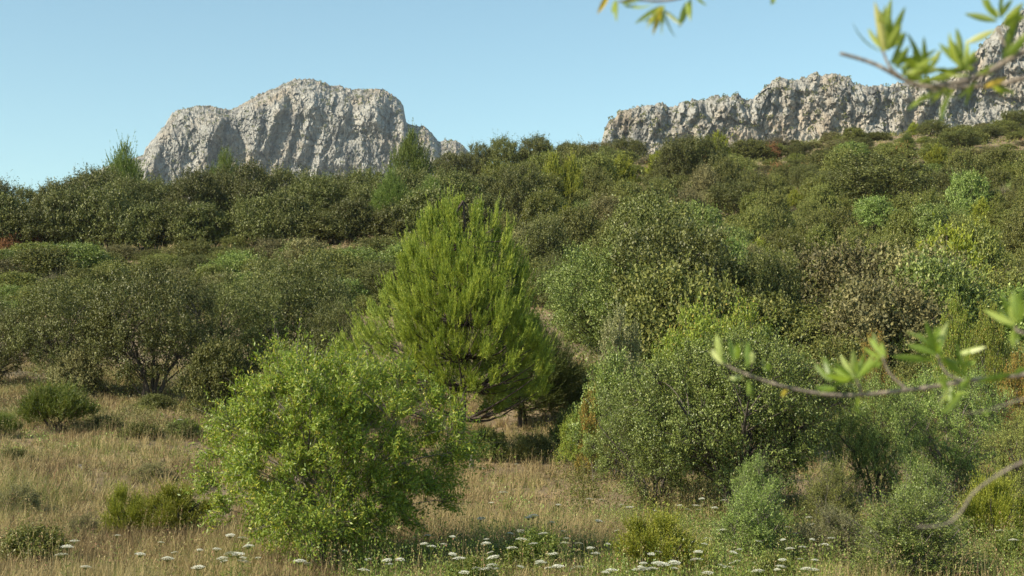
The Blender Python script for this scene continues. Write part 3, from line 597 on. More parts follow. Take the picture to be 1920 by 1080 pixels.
hero('silverbush', 1370, 1470, 850, d=21.5, label='pale grey-green bush between the large wild olive trunk and the feathery bush', cat=S, rot=1)
hero('silverbush', 1500, 1620, 860, d=21.5, label='grey-green bush right of the large wild olive trunk', cat=S, rot=3, mat='scrub')
hero('juniper1', 1800, 1930, 890, d=20.5, label='yellowish juniper bush at the right edge below the bare twig', cat=S, rot=1)
# skyline trees in the gap and pines
G1 = 'trees on the skyline in the gap between the mountains'
for i, (a, b_, t) in enumerate([(872, 925, 268), (905, 985, 258), (965, 1045, 255), (1040, 1090, 267), (1085, 1125, 280), (810, 880, 285), (1110, 1160, 275)]):
    hero('foak%d' % (i % 4), a, b_, t, d=158, label='dark oak on the skyline in the gap between the two mountains', cat=T, group=G1, rot=i)
for i, (a, b_, t, d) in enumerate([(182, 280, 272, 118), (384, 455, 286, 118), (728, 816, 250, 112), (690, 775, 322, 100), (770, 850, 335, 98)]):
    hero('fpine%d' % (i % 3), a, b_, t, d=d, cat=T, rot=i,
         label=['young pine rising above the treeline left of the left mountain', 'young pine poking above the treeline under the left mountain face', 'taller young pine against the right end of the left mountain',
                'bright young pine in the treeline left of the taller pine', 'bright young pine below the knoll at the right end of the mountain'][i])
for i, (a, b_, t) in enumerate([(1015, 1062, 290), (1048, 1098, 292)]):
    hero('fjun%d' % i, a, b_, t, d=118, cat=T, label=['left one of two upright yellow-green junipers below the skyline gap', 'right one of two upright yellow-green junipers below the skyline gap'][i])
G2 = 'dark holm oaks of the treeline under the left mountain'
rg = random.Random(5)
tl = [(-60, 30, 335), (0, 90, 345), (60, 160, 338), (120, 230, 330), (190, 290, 325), (250, 350, 328), (320, 410, 322), (375, 465, 318), (430, 520, 320), (480, 580, 322), (540, 640, 325), (600, 700, 322), (650, 740, 318), (720, 800, 330), (790, 900, 330), (860, 960, 322), (930, 1010, 318)]
for i, (a, b_, t) in enumerate(tl):
    hero('foak%d' % (i % 4), a - 8, b_ + 8, t + rg.uniform(-14, 10), d=104 + 5 * (i % 2), cat=T, group=G2, rot=rg.uniform(0, 6), label='dark holm oak in the treeline under the left mountain')
for i, a in enumerate([-10, 60, 130, 195, 270, 330, 395, 470, 540, 600, 665, 730, 790, 850, 910]):
    hero('scrub%d' % ((i + 1) % 4), a - rg.uniform(50, 90), a + rg.uniform(45, 80), 372 + rg.uniform(-22, 22), d=96, cat=T, mat='oak', group=G2, rot=rg.uniform(0, 6), label='lower dark holm oak in front of the left treeline')
# --- scattered hillside plants
HEROBOX = [(t[1], t[2], t[3]) for t in THINGS]
KIND = {'oak': ('dark oak', T), 'scrub': ('dull green evergreen shrub', S), 'grey': ('grey-green shrub', S), 'mastic': ('bright green mastic shrub', S), 'jun': ('yellow-green juniper', S),
        'twiggy': ('bare twiggy grey shrub', S), 'withered': ('withered orange-brown bush', S), 'pine': ('small bright pine', T), 'olive': ('pale olive-green shrub', S)}
ZONES = [(1130, 300, 'at the left foot of the right cliffs'), (1330, 262, 'under the left part of the right cliffs'), (1520, 250, 'under the middle of the right cliffs'), (1720, 235, 'under the right end of the cliffs'), (1880, 230, 'at the right edge below the high cliff'),
         (960, 350, 'below the skyline gap trees'), (1180, 345, 'high above the big dark round oak'), (1380, 320, 'uphill left of the large round oak'), (1560, 290, 'uphill of the large round oak'), (1780, 290, 'uphill of the smaller grey oak'),
         (1000, 400, 'behind the central pine top'), (1420, 390, 'right of the big dark round oak'), (1600, 400, 'downhill of the large round oak'), (1800, 380, 'mid slope by the right edge'),
         (1480, 470, 'uphill of the low shaded oak'), (1650, 470, 'left of the tall mastic shrub'), (1880, 480, 'lower slope at the right edge'), (1450, 560, 'behind the right yellow-green shrubs'), (1620, 570, 'behind the middle blurred branch'), (1850, 600, 'behind the right leaf sprays'),
         (60, 490, 'at the left edge below the grass strip'), (250, 490, 'between grass strip and holm oaks'), (450, 490, 'uphill of the leftward holm oaks'), (620, 480, 'left of the central pine top'), (760, 410, 'under the bright young pines'),
         (40, 620, 'at the left edge beside the holm oaks'), (500, 700, 'shaded by the left holm oaks')]
pts = []; rs = random.Random(17)
def want(px, row):
    if px < 930 and row < 448: return None
    if px < 430 and row < 476: return None
    if px < 700 and row < 458: return None
    return True
for tr in range(30000):
    px = rs.uniform(-40, 1960); row = rs.uniform(232, 790)
    if px < 1080 and row > 590 or px > 1080 and row > 640 and rs.random() < .3: continue
    if not want(px, row): continue
    d = hit(px, row)
    if d is None or d > 232 or d < 29.5: continue
    sx = 27 + 1650 / d; sy = 8 + 680 / d
    if any(((px - a) / sx) ** 2 + ((row - b_) / sy) ** 2 < 1 for a, b_, _ in pts): continue
    if any(abs(px - a) < ww / mpp(dd) * .33 and abs(d - dd) < 4 + .04 * d for a, dd, ww in HEROBOX): continue
    pts.append((px, row, d))
print('scattered', len(pts))
for (px, row, d) in pts:
    n = float(vnoise(px / 170.0, row / 70.0, 2.2)); r = rs.random(); left = px < 930
    if left: k = 'scrub' if r < .38 else 'grey' if r < .62 else 'olive' if r < .86 else 'oak' if r < .93 else 'mastic' if r < .96 else 'twiggy'
    elif n > .15: k = 'mastic' if r < .32 else 'scrub' if r < .64 else 'jun' if r < .74 else 'olive' if r < .9 else 'pine' if r < .92 else 'twiggy'
    else: k = 'scrub' if r < .40 else 'oak' if r < .58 else 'grey' if r < .73 else 'mastic' if r < .83 else 'twiggy' if r < .92 else 'withered' if r < .955 else 'olive'
    W = (2.5 + 3.6 * rs.random() ** 1.5) * (.76 + d / 380); Hh = W * rs.uniform(.5, .95)
    if px > 930 and d > 55: cap = rs.uniform(62, 112) * mpp(d); Hh *= min(1, cap / W) ** .6; W = min(W, cap)
    if d < 45: W = rs.uniform(1.8, 2.8); Hh = W * rs.uniform(.55, .8); k = {'oak': 'olive', 'pine': 'mastic', 'withered': 'scrub', 'twiggy': 'grey'}.get(k, k)
    if k == 'twiggy': W *= .6; Hh *= .55
    if row < 345 and px > 900: Hh *= .52
    if left: W *= .8; Hh = min(W * rs.uniform(.32, .6), 1.7 + 1.3 * rs.random())
    if left and row < 600: Hh = max(min(Hh, (row - (464 if px < 430 else 446) + rs.uniform(-4, 16)) * mpp(d)), .45)
    if k == 'mastic': W *= .78; Hh *= .85
    if k == 'withered': W *= .45; Hh = W * .5
    if k == 'jun': W *= .6; Hh = W * 1.1
    if k == 'pine': W *= .65; Hh = W * 1.15
    if k == 'oak': Hh *= 1.15
    key, mt = {'oak': ('foak%d' % rs.randrange(4), None), 'scrub': ('scrub%d' % rs.randrange(4), None), 'grey': ('scrub%d' % rs.randrange(4), 'grey'), 'olive': ('scrub%d' % rs.randrange(4), 'olive'),
               'mastic': ('mastic%d' % rs.randrange(2), None), 'jun': ('fjun%d' % rs.randrange(2), None), 'twiggy': ('twiggy%d' % rs.randrange(2), None),
               'withered': ('withered', None), 'pine': ('fpine%d' % rs.randrange(3), None)}[k]
    zn = min(ZONES, key=lambda q: ((q[0] - px) / 1.6) ** 2 + (q[1] - row) ** 2)[2]
    put(key, px, d, W, Hh, label=KIND[k][0] + ' ' + zn, cat=KIND[k][1], mat=mt, group='plants scattered over the hillside', rot=rs.uniform(0, 6.28), sink=.15)
for i, (px, row) in enumerate([(62, 468), (20, 472), (340, 452), (372, 447), (395, 450), (1352, 352), (1385, 356), (1490, 505), (1525, 330), (1040, 372), (1850, 326), (1460, 345), (1590, 330), (1690, 300), (1330, 320), (1240, 330), (1130, 345), (1700, 350), (1580, 440), (1690, 460), (1440, 300)]):
    d = hit(px, row)
    if d: put('withered', px, d, rs.uniform(38, 62) * mpp(d), rs.uniform(24, 40) * mpp(d), cat=S, group='withered bushes', rot=i,
        label='withered orange-brown bush ' + ['on the grass strip near the left edge', 'on the grass strip at the left edge', 'on the grass strip below the treeline', 'on the grass strip below the treeline', 'on the grass strip below the treeline', 'uphill left of the large round oak', 'uphill left of the large round oak', 'uphill of the low shaded oak', 'uphill of the large round oak', 'below the two upright junipers', 'near the smaller grey oak at the right edge', 'left of the large round oak', 'beside the large round oak', 'uphill of the smaller grey oak', 'under the left part of the right cliffs', 'uphill left of the big dark round oak', 'right of the skyline gap trees', 'downhill of the large round oak', 'in the middle of the right slope', 'left of the tall mastic shrub', 'high on the right slope'][i])
# bring labels apart: number the ones that still read alike from left to right
ORD = ['leftmost', 'second from left', 'third from left', 'fourth from left', 'fifth from left', 'sixth from left', 'seventh from left', 'eighth from left', 'ninth from left', 'tenth from left',
       'eleventh from left', 'twelfth from left', 'thirteenth from left', 'fourteenth from left', 'fifteenth from left', 'sixteenth from left', 'seventeenth from left', 'eighteenth from left'] + [w + ' from left' for w in ('nineteenth twentieth twenty-first twenty-second twenty-third twenty-fourth twenty-fifth twenty-sixth twenty-seventh twenty-eighth twenty-ninth thirtieth').split()]
def split_labels(items):
    by = {}
    for o, px in items: by.setdefault(o['label'], []).append((px, o))
    for lb, L in by.items():
        if len(L) < 2: continue
        L.sort(key=lambda q: q[0])
        for i, (px, o) in enumerate(L):
            if i == len(L) - 1: w = 'rightmost'
            elif len(L) == 3 and i == 1: w = 'middle one'
            else: w = ORD[i] if i < len(ORD) else 'number %d from left' % (i + 1)
            if len(L) == 2: w = ['left one', 'right one'][i]
            o['label'] = lb + ', ' + w
split_labels([(t[0], t[1]) for t in THINGS])

# ------------------------------------------------------------------ ground cover nobody could count
def grassmat():
    m, nt, out = newmat('dry_grass_blades'); N = nt.nodes.new; Lk = nt.links.new
    a = N('ShaderNodeAttribute'); a.attribute_name = 'rnd'
    rp = ramp(nt, [(0, (.12, .085, .045)), (.2, (.22, .16, .08)), (.42, (.36, .28, .13)), (.6, (.46, .37, .19)), (.66, (.26, .24, .08)), (.8, (.17, .20, .05)), (.9, (.12, .17, .04)), (.93, (.30, .16, .10)), (1, (.36, .20, .13))]); Lk(a.outputs['Fac'], rp.inputs[0])
    b = N('ShaderNodeBsdfPrincipled'); b.inputs['Roughness'].default_value = .7; b.inputs['Specular IOR Level'].default_value = .2; Lk(rp.outputs[0], b.inputs['Base Color'])
    t = N('ShaderNodeBsdfTranslucent'); Lk(rp.outputs[0], t.inputs[0]); ms = N('ShaderNodeMixShader'); ms.inputs[0].default_value = .3
    Lk(b.outputs[0], ms.inputs[1]); Lk(t.outputs[0], ms.inputs[2]); Lk(ms.outputs[0], out.inputs[0]); return m
GRASS = grassmat()
def stuff(name, G, mats, label):
    o = link(name, G.mesh(name, mats)); o['kind'] = 'stuff'; o['label'] = label; return o
rng = np.random.default_rng(99)
G = Geo()
def grass(G, n, d0, d1, blades, hmin, hmax, w, pxa=-260, pxb=2180, thr=-.35, greenness=0):
    u = rng.random(n); d = (d0 ** 2 + u * (d1 ** 2 - d0 ** 2)) ** .5; px = rng.uniform(pxa, pxb, n); x = (px - 960) / F * d
    den = fbm(x / 1.6, d / 2.2, 5.5, 4) + .45 * fbm(x / 8, d / 8, 1.5, 2); k = rng.random(n) < np.clip((den - thr) * 2.2, 0.06, 1); x, d = x[k], d[k]; den = den[k]; n = len(x)
    z = ground(x, d)
    hue = np.clip(.50 + .95 * fbm(x / 1.7, d / 3.0, 8.8, 4) + .16 * np.clip((px[k] - 900) / 600, -.6, 1) + .20 * rng.normal(size=n), 0, 1)
    P = np.repeat(np.stack([x, d, z - .02], 1), blades, 0) + rng.normal(size=(n * blades, 3)) * ([.045, .045, 0] if d1 < 60 else [.12, .12, 0])
    D = rng.normal(size=(n * blades, 3)) * .32 + UP + np.array([.10, 0, 0])
    hh = np.repeat(hmin + (hmax - hmin) * rng.random(n) ** 1.5 * np.clip(.75 + den, .5, 1.3), blades) * (.45 + .6 * rng.random(n * blades))
    G.blades(P, D, hh, np.full(n * blades, w) * (.6 + .8 * rng.random(n * blades)), rng, .45, rnd=np.clip(np.repeat(hue, blades) * .75 + .25 * rng.random(n * blades) + greenness, 0, 1))
grass(G, 20000, 13.0, 24, 20, .08, .52, .006, thr=-.45)
grass(G, 6000, 26, 46, 16, .14, .45, .011, -80, 900, thr=-.75)
grass(G, 19000, 22, 52, 17, .14, .55, .011, thr=-.45)
grass(G, 1200, 88, 108, 10, .3, .8, .05, -80, 900)
grass(G, 4200, 45, 110, 9, .2, .6, .035, thr=-.2, greenness=.08)
grass(G, 6500, 110, 235, 8, .3, .9, .06, 850, 2000, thr=-.3, greenness=.05)
stuff('dry_grass', G, [GRASS], 'straw-coloured dry grass covering the open ground')
# seed-headed stalks
G = Geo(); n = 5200
d = (13.5 ** 2 + rng.random(n) * (34 ** 2 - 13.5 ** 2)) ** .5; px = rng.uniform(-60, 1980, n); x = (px - 960) / F * d; z = ground(x, d)
hh = .3 + .35 * rng.random(n); D = nrm(rng.normal(size=(n, 3)) * .14 + UP); P = np.stack([x, d, z], 1)
G.blades(P, D, hh, np.full(n, .004), rng, .1, rnd=np.full(n, .5))
for k in range(7):
    Q = P + D * (hh * (.72 + .045 * k))[:, None]
    G.leaves(Q, D + rng.normal(size=(n, 3)) * .7, rng.normal(size=(n, 3)), .022 + .012 * rng.random(n), .009 + .006 * rng.random(n), rng)
stuff('seeding_stalks', G, [GRASS], 'thin dried stalks with seed heads standing among the grass')
def clumps(G, x, d, size, leaves, L, Wl, hfac=.6):
    n = len(x); z = ground(x, d); c = np.stack([x, d, z], 1)
    v = rdir(rng, n * leaves); v[:, 2] = np.abs(v[:, 2]) * hfac
    r = (.35 + .65 * rng.random((n * leaves, 1)) ** .5) * np.repeat(size, leaves)[:, None]
    wob = 1 + .3 * np.sin(np.arctan2(v[:, 1], v[:, 0]) * 3 + np.repeat(rng.random(n) * 6, leaves))[:, None]
    P = np.repeat(c, leaves, 0) + v * r * wob
    l = np.repeat(L, leaves) * (.6 + .7 * rng.random(n * leaves)); G.leaves(P, v + rng.normal(size=v.shape) * .7 + UP * .4, nrm(rng.normal(size=v.shape) + UP * .6), l, l * Wl, rng)
def field(n, d0, d1, pxa, pxb, sc, thr, seed, size, leaves, L, Wl, mat, name, label, hf=.6, power=2):
    d = (d0 ** power + rng.random(n) * (d1 ** power - d0 ** power)) ** (1 / power); px = rng.uniform(pxa, pxb, n); x = (px - 960) / F * d
    k = (fbm(x / sc, d / sc, seed, 3) > thr) & ~((px < 430) & (d > 90) & (d < 104)); x, d = x[k], d[k]
    G = Geo(); s = size[0] + (size[1] - size[0]) * rng.random(len(x)) ** 2; clumps(G, x, d, s, leaves, np.full(len(x), L), Wl, hf)
    return stuff(name, G, [LM[mat]], label)
field(700, 50, 90, -80, 2000, 14, -.2, 31.0, (.5, 1.5), 90, .12, .5, 'scrub', 'low_scrub', 'low dull green scrub between the shrubs of the lower slope')
field(900, 105, 235, 850, 2000, 20, -.25, 32.0, (.8, 2.2), 70, .22, .5, 'scrub', 'high_scrub', 'low dull green scrub between the shrubs of the upper slope')
field(220, 60, 200, 900, 2000, 12, .05, 33.0, (.6, 1.6), 90, .15, .5, 'lime', 'green_undergrowth', 'bright green undergrowth between the shrubs of the right slope')
field(300, 60, 200, 930, 2000, 12, .08, 34.0, (.6, 1.4), 70, .15, .4, 'grey', 'grey_undergrowth', 'grey-brown undergrowth between the shrubs of the slope')
field(700, 13.5, 22, -60, 2000, 2.2, .02, 35.0, (.10, .30), 110, .028, .4, 'forb', 'green_weeds', 'small green weeds in the foreground grass', .9)
field(380, 13.5, 24, -60, 2000, 2.2, .02, 36.0, (.12, .32), 110, .022, .35, 'grey', 'grey_herbs', 'small grey-green herbs in the foreground grass', .9)
field(420, 22, 50, -60, 2000, 4, -.1, 37.0, (.2, .6), 110, .05, .4, 'olive', 'clearing_undergrowth', 'olive-green undergrowth at the edge of the clearing', .8)
field(170, 27, 42, 650, 2000, 3, -.3, 38.0, (.3, .8), 160, .05, .4, 'scrub', 'shaded_undergrowth', 'dark undergrowth below the pines and wild olives', .8)
def lush(n, pxa, pxb, d0, d1, mats, size, leaves, L, name, label, sc=2.2, thr=-.1, seed=40.0, hf=.95):
    return field(n, d0, d1, pxa, pxb, sc, thr, seed, size, leaves, L, .42, mats, name, label, hf)
lush(560, 1120, 2000, 14, 24, 'olive', (.15, .55), 260, .028, 'olive_herbage', 'olive-green herbage filling the ground under the right bushes')
lush(420, 1120, 2000, 14, 24, 'forb', (.12, .45), 240, .032, 'green_herbage', 'green herbage filling the ground under the right bushes', seed=41.0)
lush(420, 1060, 2000, 23, 42, 'scrub', (.25, .8), 260, .045, 'dark_herbage', 'dark herbage between the wild olives on the right', sc=3, thr=-.3, seed=42.0)
lush(260, 1060, 2000, 23, 42, 'yellow', (.2, .6), 160, .045, 'yellow_herbage', 'yellow-green herbage between the wild olives on the right', sc=3, thr=.0, seed=43.0)
lush(330, -80, 760, 34, 50, 'grey', (.2, .7), 200, .045, 'grey_herbage', 'grey herbage on the bank under the left holm oaks', sc=3, thr=-.35, seed=44.0, hf=.7)
lush(200, -80, 760, 33, 50, 'scrub', (.2, .6), 200, .045, 'bank_undergrowth', 'dark undergrowth on the bank under the left holm oaks', sc=3, thr=-.2, seed=45.0, hf=.7)
lush(420, 620, 1580, 13.8, 19, 'forb', (.12, .42), 200, .03, 'flower_bank_weeds', 'green weeds crowding among the white umbel flowers', sc=1.6, thr=-.15, seed=47.0, hf=1.5)
lush(160, 620, 1580, 14, 22, 'grey', (.10, .35), 170, .026, 'brown_tangle', 'brownish tangled herbs among the white umbel flowers', sc=1.6, thr=-.1, seed=48.0, hf=1.2)
lush(150, -80, 900, 22, 38, 'scrub', (.10, .40), 190, .035, 'clearing_tufts', 'dark green tufts scattered over the dry clearing', sc=4, thr=.0, seed=49.0, hf=.7)
lush(90, -80, 900, 18, 34, 'grey', (.10, .35), 170, .03, 'grey_tufts', 'grey-green tufts scattered in the dry clearing', sc=3, thr=.0, seed=46.0, hf=.7)
# scrub on the mountains
def rockscrub(V, nv, q, n, sz, name, label, bias, seedv):
    r = np.random.default_rng(seedv); G = Geo()
    nu = V.shape[0]
    gi = r.integers(2, nu - 2, n * 12); gj = r.integers(int(nv * .25), nv - 1 + 8, n * 12); gj = np.minimum(gj, V.shape[1] - 3)
    a = V[gi + 1, gj] - V[gi - 1, gj]; b_ = V[gi, gj + 1] - V[gi, gj - 1]; nn = nrm(np.cross(a, b_)); nz = np.abs(nn[:, 2])
    c = V[gi, gj]; den = vnoise(c[:, 0] / 30, c[:, 2] / 22, seedv)
    w = np.clip(nz - .35, 0, 1) * 2.2 + np.clip(den - .25, 0, 1) * bias
    k = np.nonzero(r.random(len(w)) < w)[0][:n]; c = c[k]; m = len(c); s = sz * (.35 + .9 * r.random(m) ** 2)
    lv = 34; v = rdir(r, m * lv); P = np.repeat(c, lv, 0) + v * np.repeat(s, lv)[:, None] * (.5 + .5 * r.random((m * lv, 1))) * [1, 1, .8] + UP * np.repeat(s, lv)[:, None] * .4
    l = np.repeat(s, lv) * .7; G.leaves(P, v + r.normal(size=v.shape) * .5, r.normal(size=v.shape), l, l * .7, r)
    return stuff(name, G, [LM['scrub']], label)
rockscrub(VL, nvL, qL, 1300, 1.6, 'mountain_scrub', 'tiny dark scrub dotting the domed limestone mountain', .25, 71)
rockscrub(VR, nvR, qR, 1500, 1.5, 'cliff_scrub', 'tiny dark scrub dotting the jagged right cliffs', .55, 72)

# ------------------------------------------------------------------ white umbel flowers
m, nt, out = newmat('white_petals'); b = nt.nodes.new('ShaderNodeBsdfPrincipled'); b.inputs['Roughness'].default_value = .7
at_ = nt.nodes.new('ShaderNodeAttribute'); at_.attribute_name = 'rnd'; rp = ramp(nt, [(0, (.50, .50, .36)), (.5, (.66, .66, .54)), (1, (.76, .76, .66))]); nt.links.new(at_.outputs['Fac'], rp.inputs[0]); nt.links.new(rp.outputs[0], b.inputs['Base Color'])
nt.links.new(b.outputs[0], out.inputs[0]); PETAL = m
def umbel_head(seed):
    r = np.random.default_rng(seed); G = Geo(); St = Geo()
    n = 34; rad = np.sqrt((np.arange(n) + .5) / n) * .05; an = np.arange(n) * 2.399963
    for i in range(n):
        c = np.array([rad[i] * math.cos(an[i]), rad[i] * math.sin(an[i]), .020 - 5.5 * rad[i] ** 2 + r.normal() * .002])
        St.tube(np.array([[0, 0, -.03], c * [1, 1, 1] - [0, 0, .004]]), .0008, .0006, 3)
        a = r.random(14) * 6.28; P = c + np.stack([np.cos(a), np.sin(a), 0 * a], 1) * (.0065 * np.sqrt(r.random((14, 1)))) + r.normal(size=(14, 3)) * [0, 0, .0015]
        G.leaves(P, np.stack([np.cos(a), np.sin(a), .15 + 0 * a], 1), UP + r.normal(size=(14, 3)) * .25, np.full(14, .007), np.full(14, .006), r)
    return G.mesh('umbel_flower_head', [PETAL]), St
HEADS = [umbel_head(i) for i in range(3)]
def stem_mesh(k):
    St = HEADS[k][1]; G = Geo(); G.V, G.Q, G.r, G.n = list(St.V), list(St.Q), list(St.r), St.n
    r = np.random.default_rng(k + 50)
    p = curve(np.array([.05 * (k - 1), .03, -.62]), np.array([.02, -.02, -.3]), np.array([0, 0, -.028]), 8); G.tube(p, .0030, .0018, 4)
    for i in range(10):
        q = p[1 + i % 5]; G.blades(np.repeat(q[None], 5, 0), rdir(r, 5) * [1, 1, .4] + UP * .5, np.full(5, .09), np.full(5, .004), r, .5)
    return G.mesh('umbel_flower_stem', [LM['forb']])
STEMS = [stem_mesh(k) for k in range(3)]
CAR = [(220,1005),(126,1027),(140,1016),(115,1042),(302,1018),(327,1037),(374,1032),(406,1031),(420,1053),(432,1005),(465,1026),(446,1041),(456,1055),(484,1047),(371,1066),(562,1054),(577,1058),(338,788),(382,851),
 (701,1010),(647,1034),(802,1005),(795,1021),(832,1022),(690,1050),(726,1052),(730,1059),(682,1071),(860,1049),(912,1012),(911,1020),(925,1047),(923,1061),(928,1067),(920,1037),(959,1029),(978,1013),(976,996),(991,972),(1000,1021),(1056,997),(1059,1020),(1085,1020),(1012,1054),(976,1064),(1027,1066),(1037,1041),(1031,1040),(1084,1066),(1046,1064),(1117,1039),(1140,1021),(1127,938),(1166,947),(1185,997),(1237,1023),(1235,1036),(1202,1064),(1243,1060),(1135,1075),(870,1075),(968,871),(943,925),(907,879),
 (1316,936),(1288,956),(1340,953),(1358,940),(1380,967),(1356,995),(1478,989),(1437,1008),(1468,1013),(1517,971),(1521,985),(1547,984),(1581,977),(1328,1012),(1299,1018),(1321,1021),(1375,1037),(1386,1031),(1505,1027),(1501,1049),(1467,1051),(1528,1051),(1511,1068),(1526,1070),(1352,1061),(1362,1065),(1378,1056),(1421,1073),(1882,781),(1900,1014),(1874,996),(1914,964),(1327,1076)]
UZ = [(126, 1030, 'beside the bright low bush in the bottom left'), (230, 1005, 'in front of the upright juniper bush'), (345, 1030, 'below the wide juniper bush'), (440, 1045, 'at the lower left of the almond tree'), (338, 788, 'on the left bank by the almond tree top'), (382, 851, 'in the grass left of the almond tree'),
      (570, 1055, 'left of the almond trunk'), (700, 1040, 'under the right half of the almond tree'), (815, 1015, 'just right of the almond tree'), (865, 1065, 'at the bottom edge right of the almond tree'), (915, 1015, 'above the low weedy bush'), (925, 1055, 'left of the centre at the bottom'), (985, 1000, 'in the stony patch'), (1020, 1055, 'at the bottom below the stones'), (1070, 1015, 'right of the stones'),
      (1130, 1050, 'at the left foot of the dark-shaded juniper'), (1145, 942, 'under left branches of the large olive'), (1185, 997, 'above the dark-shaded juniper'), (1235, 1040, 'in front of the dark-shaded juniper'), (940, 890, 'in the grass below the pine trunks'), (1330, 946, 'near the foot of the large olive'), (1365, 985, 'before the left feathery bush'), (1315, 1017, 'right of the dark-shaded juniper'), (1360, 1060, 'at the bottom left of the feathery bush'),
      (1455, 1005, 'in front of the right side of the feathery bush'), (1540, 980, 'over the small grey-green bush'), (1500, 1050, 'near the bright low bush at the bottom right'), (1880, 781, 'by the crimson shrub'), (1895, 1000, 'near the bottom right corner')]
rs = random.Random(3); items = []
for i in range(60): CAR.append((rs.uniform(620, 1580), 1072 - 135 * rs.random() ** 1.2))
for i in range(8): CAR.append((rs.uniform(150, 600), 1068 - 60 * rs.random()))
for i, (px, py) in enumerate(CAR):
    want_h = rs.uniform(.38, .62); d = 13.6
    while d < 45:
        x, y, z = at(float(px), float(py), d); gh = float(z) - float(ground(x, d))
        if gh < want_h: break
        d += .15
    o = bpy.data.objects.new('umbel_flower', None); COL.objects.link(o); k = rs.randrange(3)
    sc = rs.uniform(.6, 1.25) * (1 if d < 22 else 1.3)
    a = link('flower_head', HEADS[k][0], o); s_ = link('stem', STEMS[k], o)
    s_.scale = (1, 1, max(gh, .2) / (.60 * sc)); 
    o.location = (float(x), d, float(z)); o.rotation_euler = (rs.gauss(.03, .09), rs.gauss(0, .13), rs.uniform(0, 6)); o.scale = (sc, sc, sc)
    zn = min(UZ, key=lambda q: (q[0] - px) ** 2 + ((q[1] - py) * 1.5) ** 2)[2]
    o['label'] = 'white umbel flower ' + zn; o['category'] = 'flower'; o['group'] = 'white umbel flowers standing in the grass'; items.append((o, px + py * .001))
split_labels(items)
# ------------------------------------------------------------------ stones and a stump
m, nt, out = newmat('pale_stone'); N = nt.nodes.new; tc = N('ShaderNodeTexCoord'); n = N('ShaderNodeTexNoise'); n.inputs['Scale'].default_value = 14; n.inputs['Detail'].default_value = 7; nt.links.new(tc.outputs['Object'], n.inputs[0])
rp = ramp(nt, [(.3, (.20, .16, .12)), (.6, (.38, .33, .27)), (.8, (.5, .46, .40))]); nt.links.new(n.outputs['Fac'], rp.inputs[0]); b = N('ShaderNodeBsdfPrincipled'); b.inputs['Roughness'].default_value = .95; nt.links.new(rp.outputs[0], b.inputs['Base Color'])
bp = N('ShaderNodeBump'); bp.inputs['Distance'].default_value = .02; nt.links.new(n.outputs['Fac'], bp.inputs['Height']); nt.links.new(bp.outputs[0], b.inputs['Normal']); nt.links.new(b.outputs[0], out.inputs[0]); STONE = m
import bmesh
def stone_mesh(seed):
    bm = bmesh.new(); bmesh.ops.create_icosphere(bm, subdivisions=3, radius=1)
    for v in bm.verts:
        c = v.co; r = 1 + .35 * float(fbm(c.x * .9 + seed * 7, c.y * .9, c.z * .9, 3)); q = np.round(np.array(c) * 1.6) / 1.6
        v.co = Vector((c.x * .7 + q[0] * .3, c.y * .7 + q[1] * .3, c.z * .7 + q[2] * .3)) * r
    me = bpy.data.meshes.new('stone'); bm.to_mesh(me); bm.free(); me.materials.append(STONE); return me
SM = [stone_mesh(i) for i in range(4)]
items = []
for i, (px, py, w) in enumerate([(1105, 985, 26), (1118, 975, 18), (1095, 1000, 22), (905, 990, 30), (880, 975, 22), (1012, 983, 20), (835, 995, 18), (930, 1002, 16), (790, 985, 18), (1128, 1003, 14), (1842, 905, 26), (1870, 898, 20), (150, 880, 16), (1870, 1005, 24), (1905, 1030, 16)]):
    d = hit(px, py); x, y, z = at(float(px), float(py), d); o = link('stone', SM[i % 4]); s = w * mpp(d) / 2
    o.location = (float(x), d, float(ground(x, d)) + s * .3); o.scale = (s, s * .9, s * .62); o.rotation_euler = (.1 * i, .07 * i, i)
    o['label'] = 'pale weathered stone ' + ('in the dry grass below the pines' if 700 < px < 1200 else 'on the bank at the right edge' if px > 1200 else 'in the grass on the left bank'); o['category'] = 'stone'; o['group'] = 'pale stones lying in the grass'; items.append((o, px))
split_labels(items)
G = Geo(); G.tube([(0, 0, -.1), (.01, 0, .2), (.03, .01, .42), (.02, .02, .47)], np.array([.07, .055, .05, .01]), 0, 9); d = hit(883, 892); x, y, z = at(883.0, 892.0, d)
o = link('tree_stump', G.mesh('tree_stump', [BARKG])); o.location = (float(x), d, float(ground(x, d))); o['label'] = 'short grey snapped stump in the grass below the central pine'; o['category'] = 'stump'

# ------------------------------------------------------------------ the near tree whose blurred branches reach into view
NEARLEAF = leafmat('near_leaf', [(0, (.13, .20, .03)), (.6, (.27, .36, .06)), (.85, (.38, .46, .11)), (.93, (.50, .54, .22)), (1, (.60, .46, .08))], .5, .38, .5, 0)
NEARBARK = barkmat('near_twig_bark', (.12, .10, .085), (.30, .25, .20), 60)
root = bpy.data.objects.new('near_tree', None); COL.objects.link(root)
tx = 1.35; ty = 1.9; tz = float(ground(tx, ty)); root.location = (tx, ty, tz)
root['label'] = 'nearby tree at the right edge reaching thin blurred branches with narrow leaves into view'; root['category'] = 'tree'
OFF = np.array([tx, ty, tz])
G = Geo(); G.tube(curve(np.array([0, 0, -.15]), np.array([-.05, .1, 1.0]), np.array([.12, 0, 2.1]), 10), .055, .022, 10); link('trunk', G.mesh('near_trunk', [NEARBARK], smooth=True), root)
tr = curve(np.array([0, 0, -.15]), np.array([-.05, .1, 1.0]), np.array([.12, 0, 2.1]), 40)
rng = np.random.default_rng(12)
def P3(p, dd): x, y, z = at(float(p[0]), float(p[1]), dd); return np.array([x, y, z]) - OFF
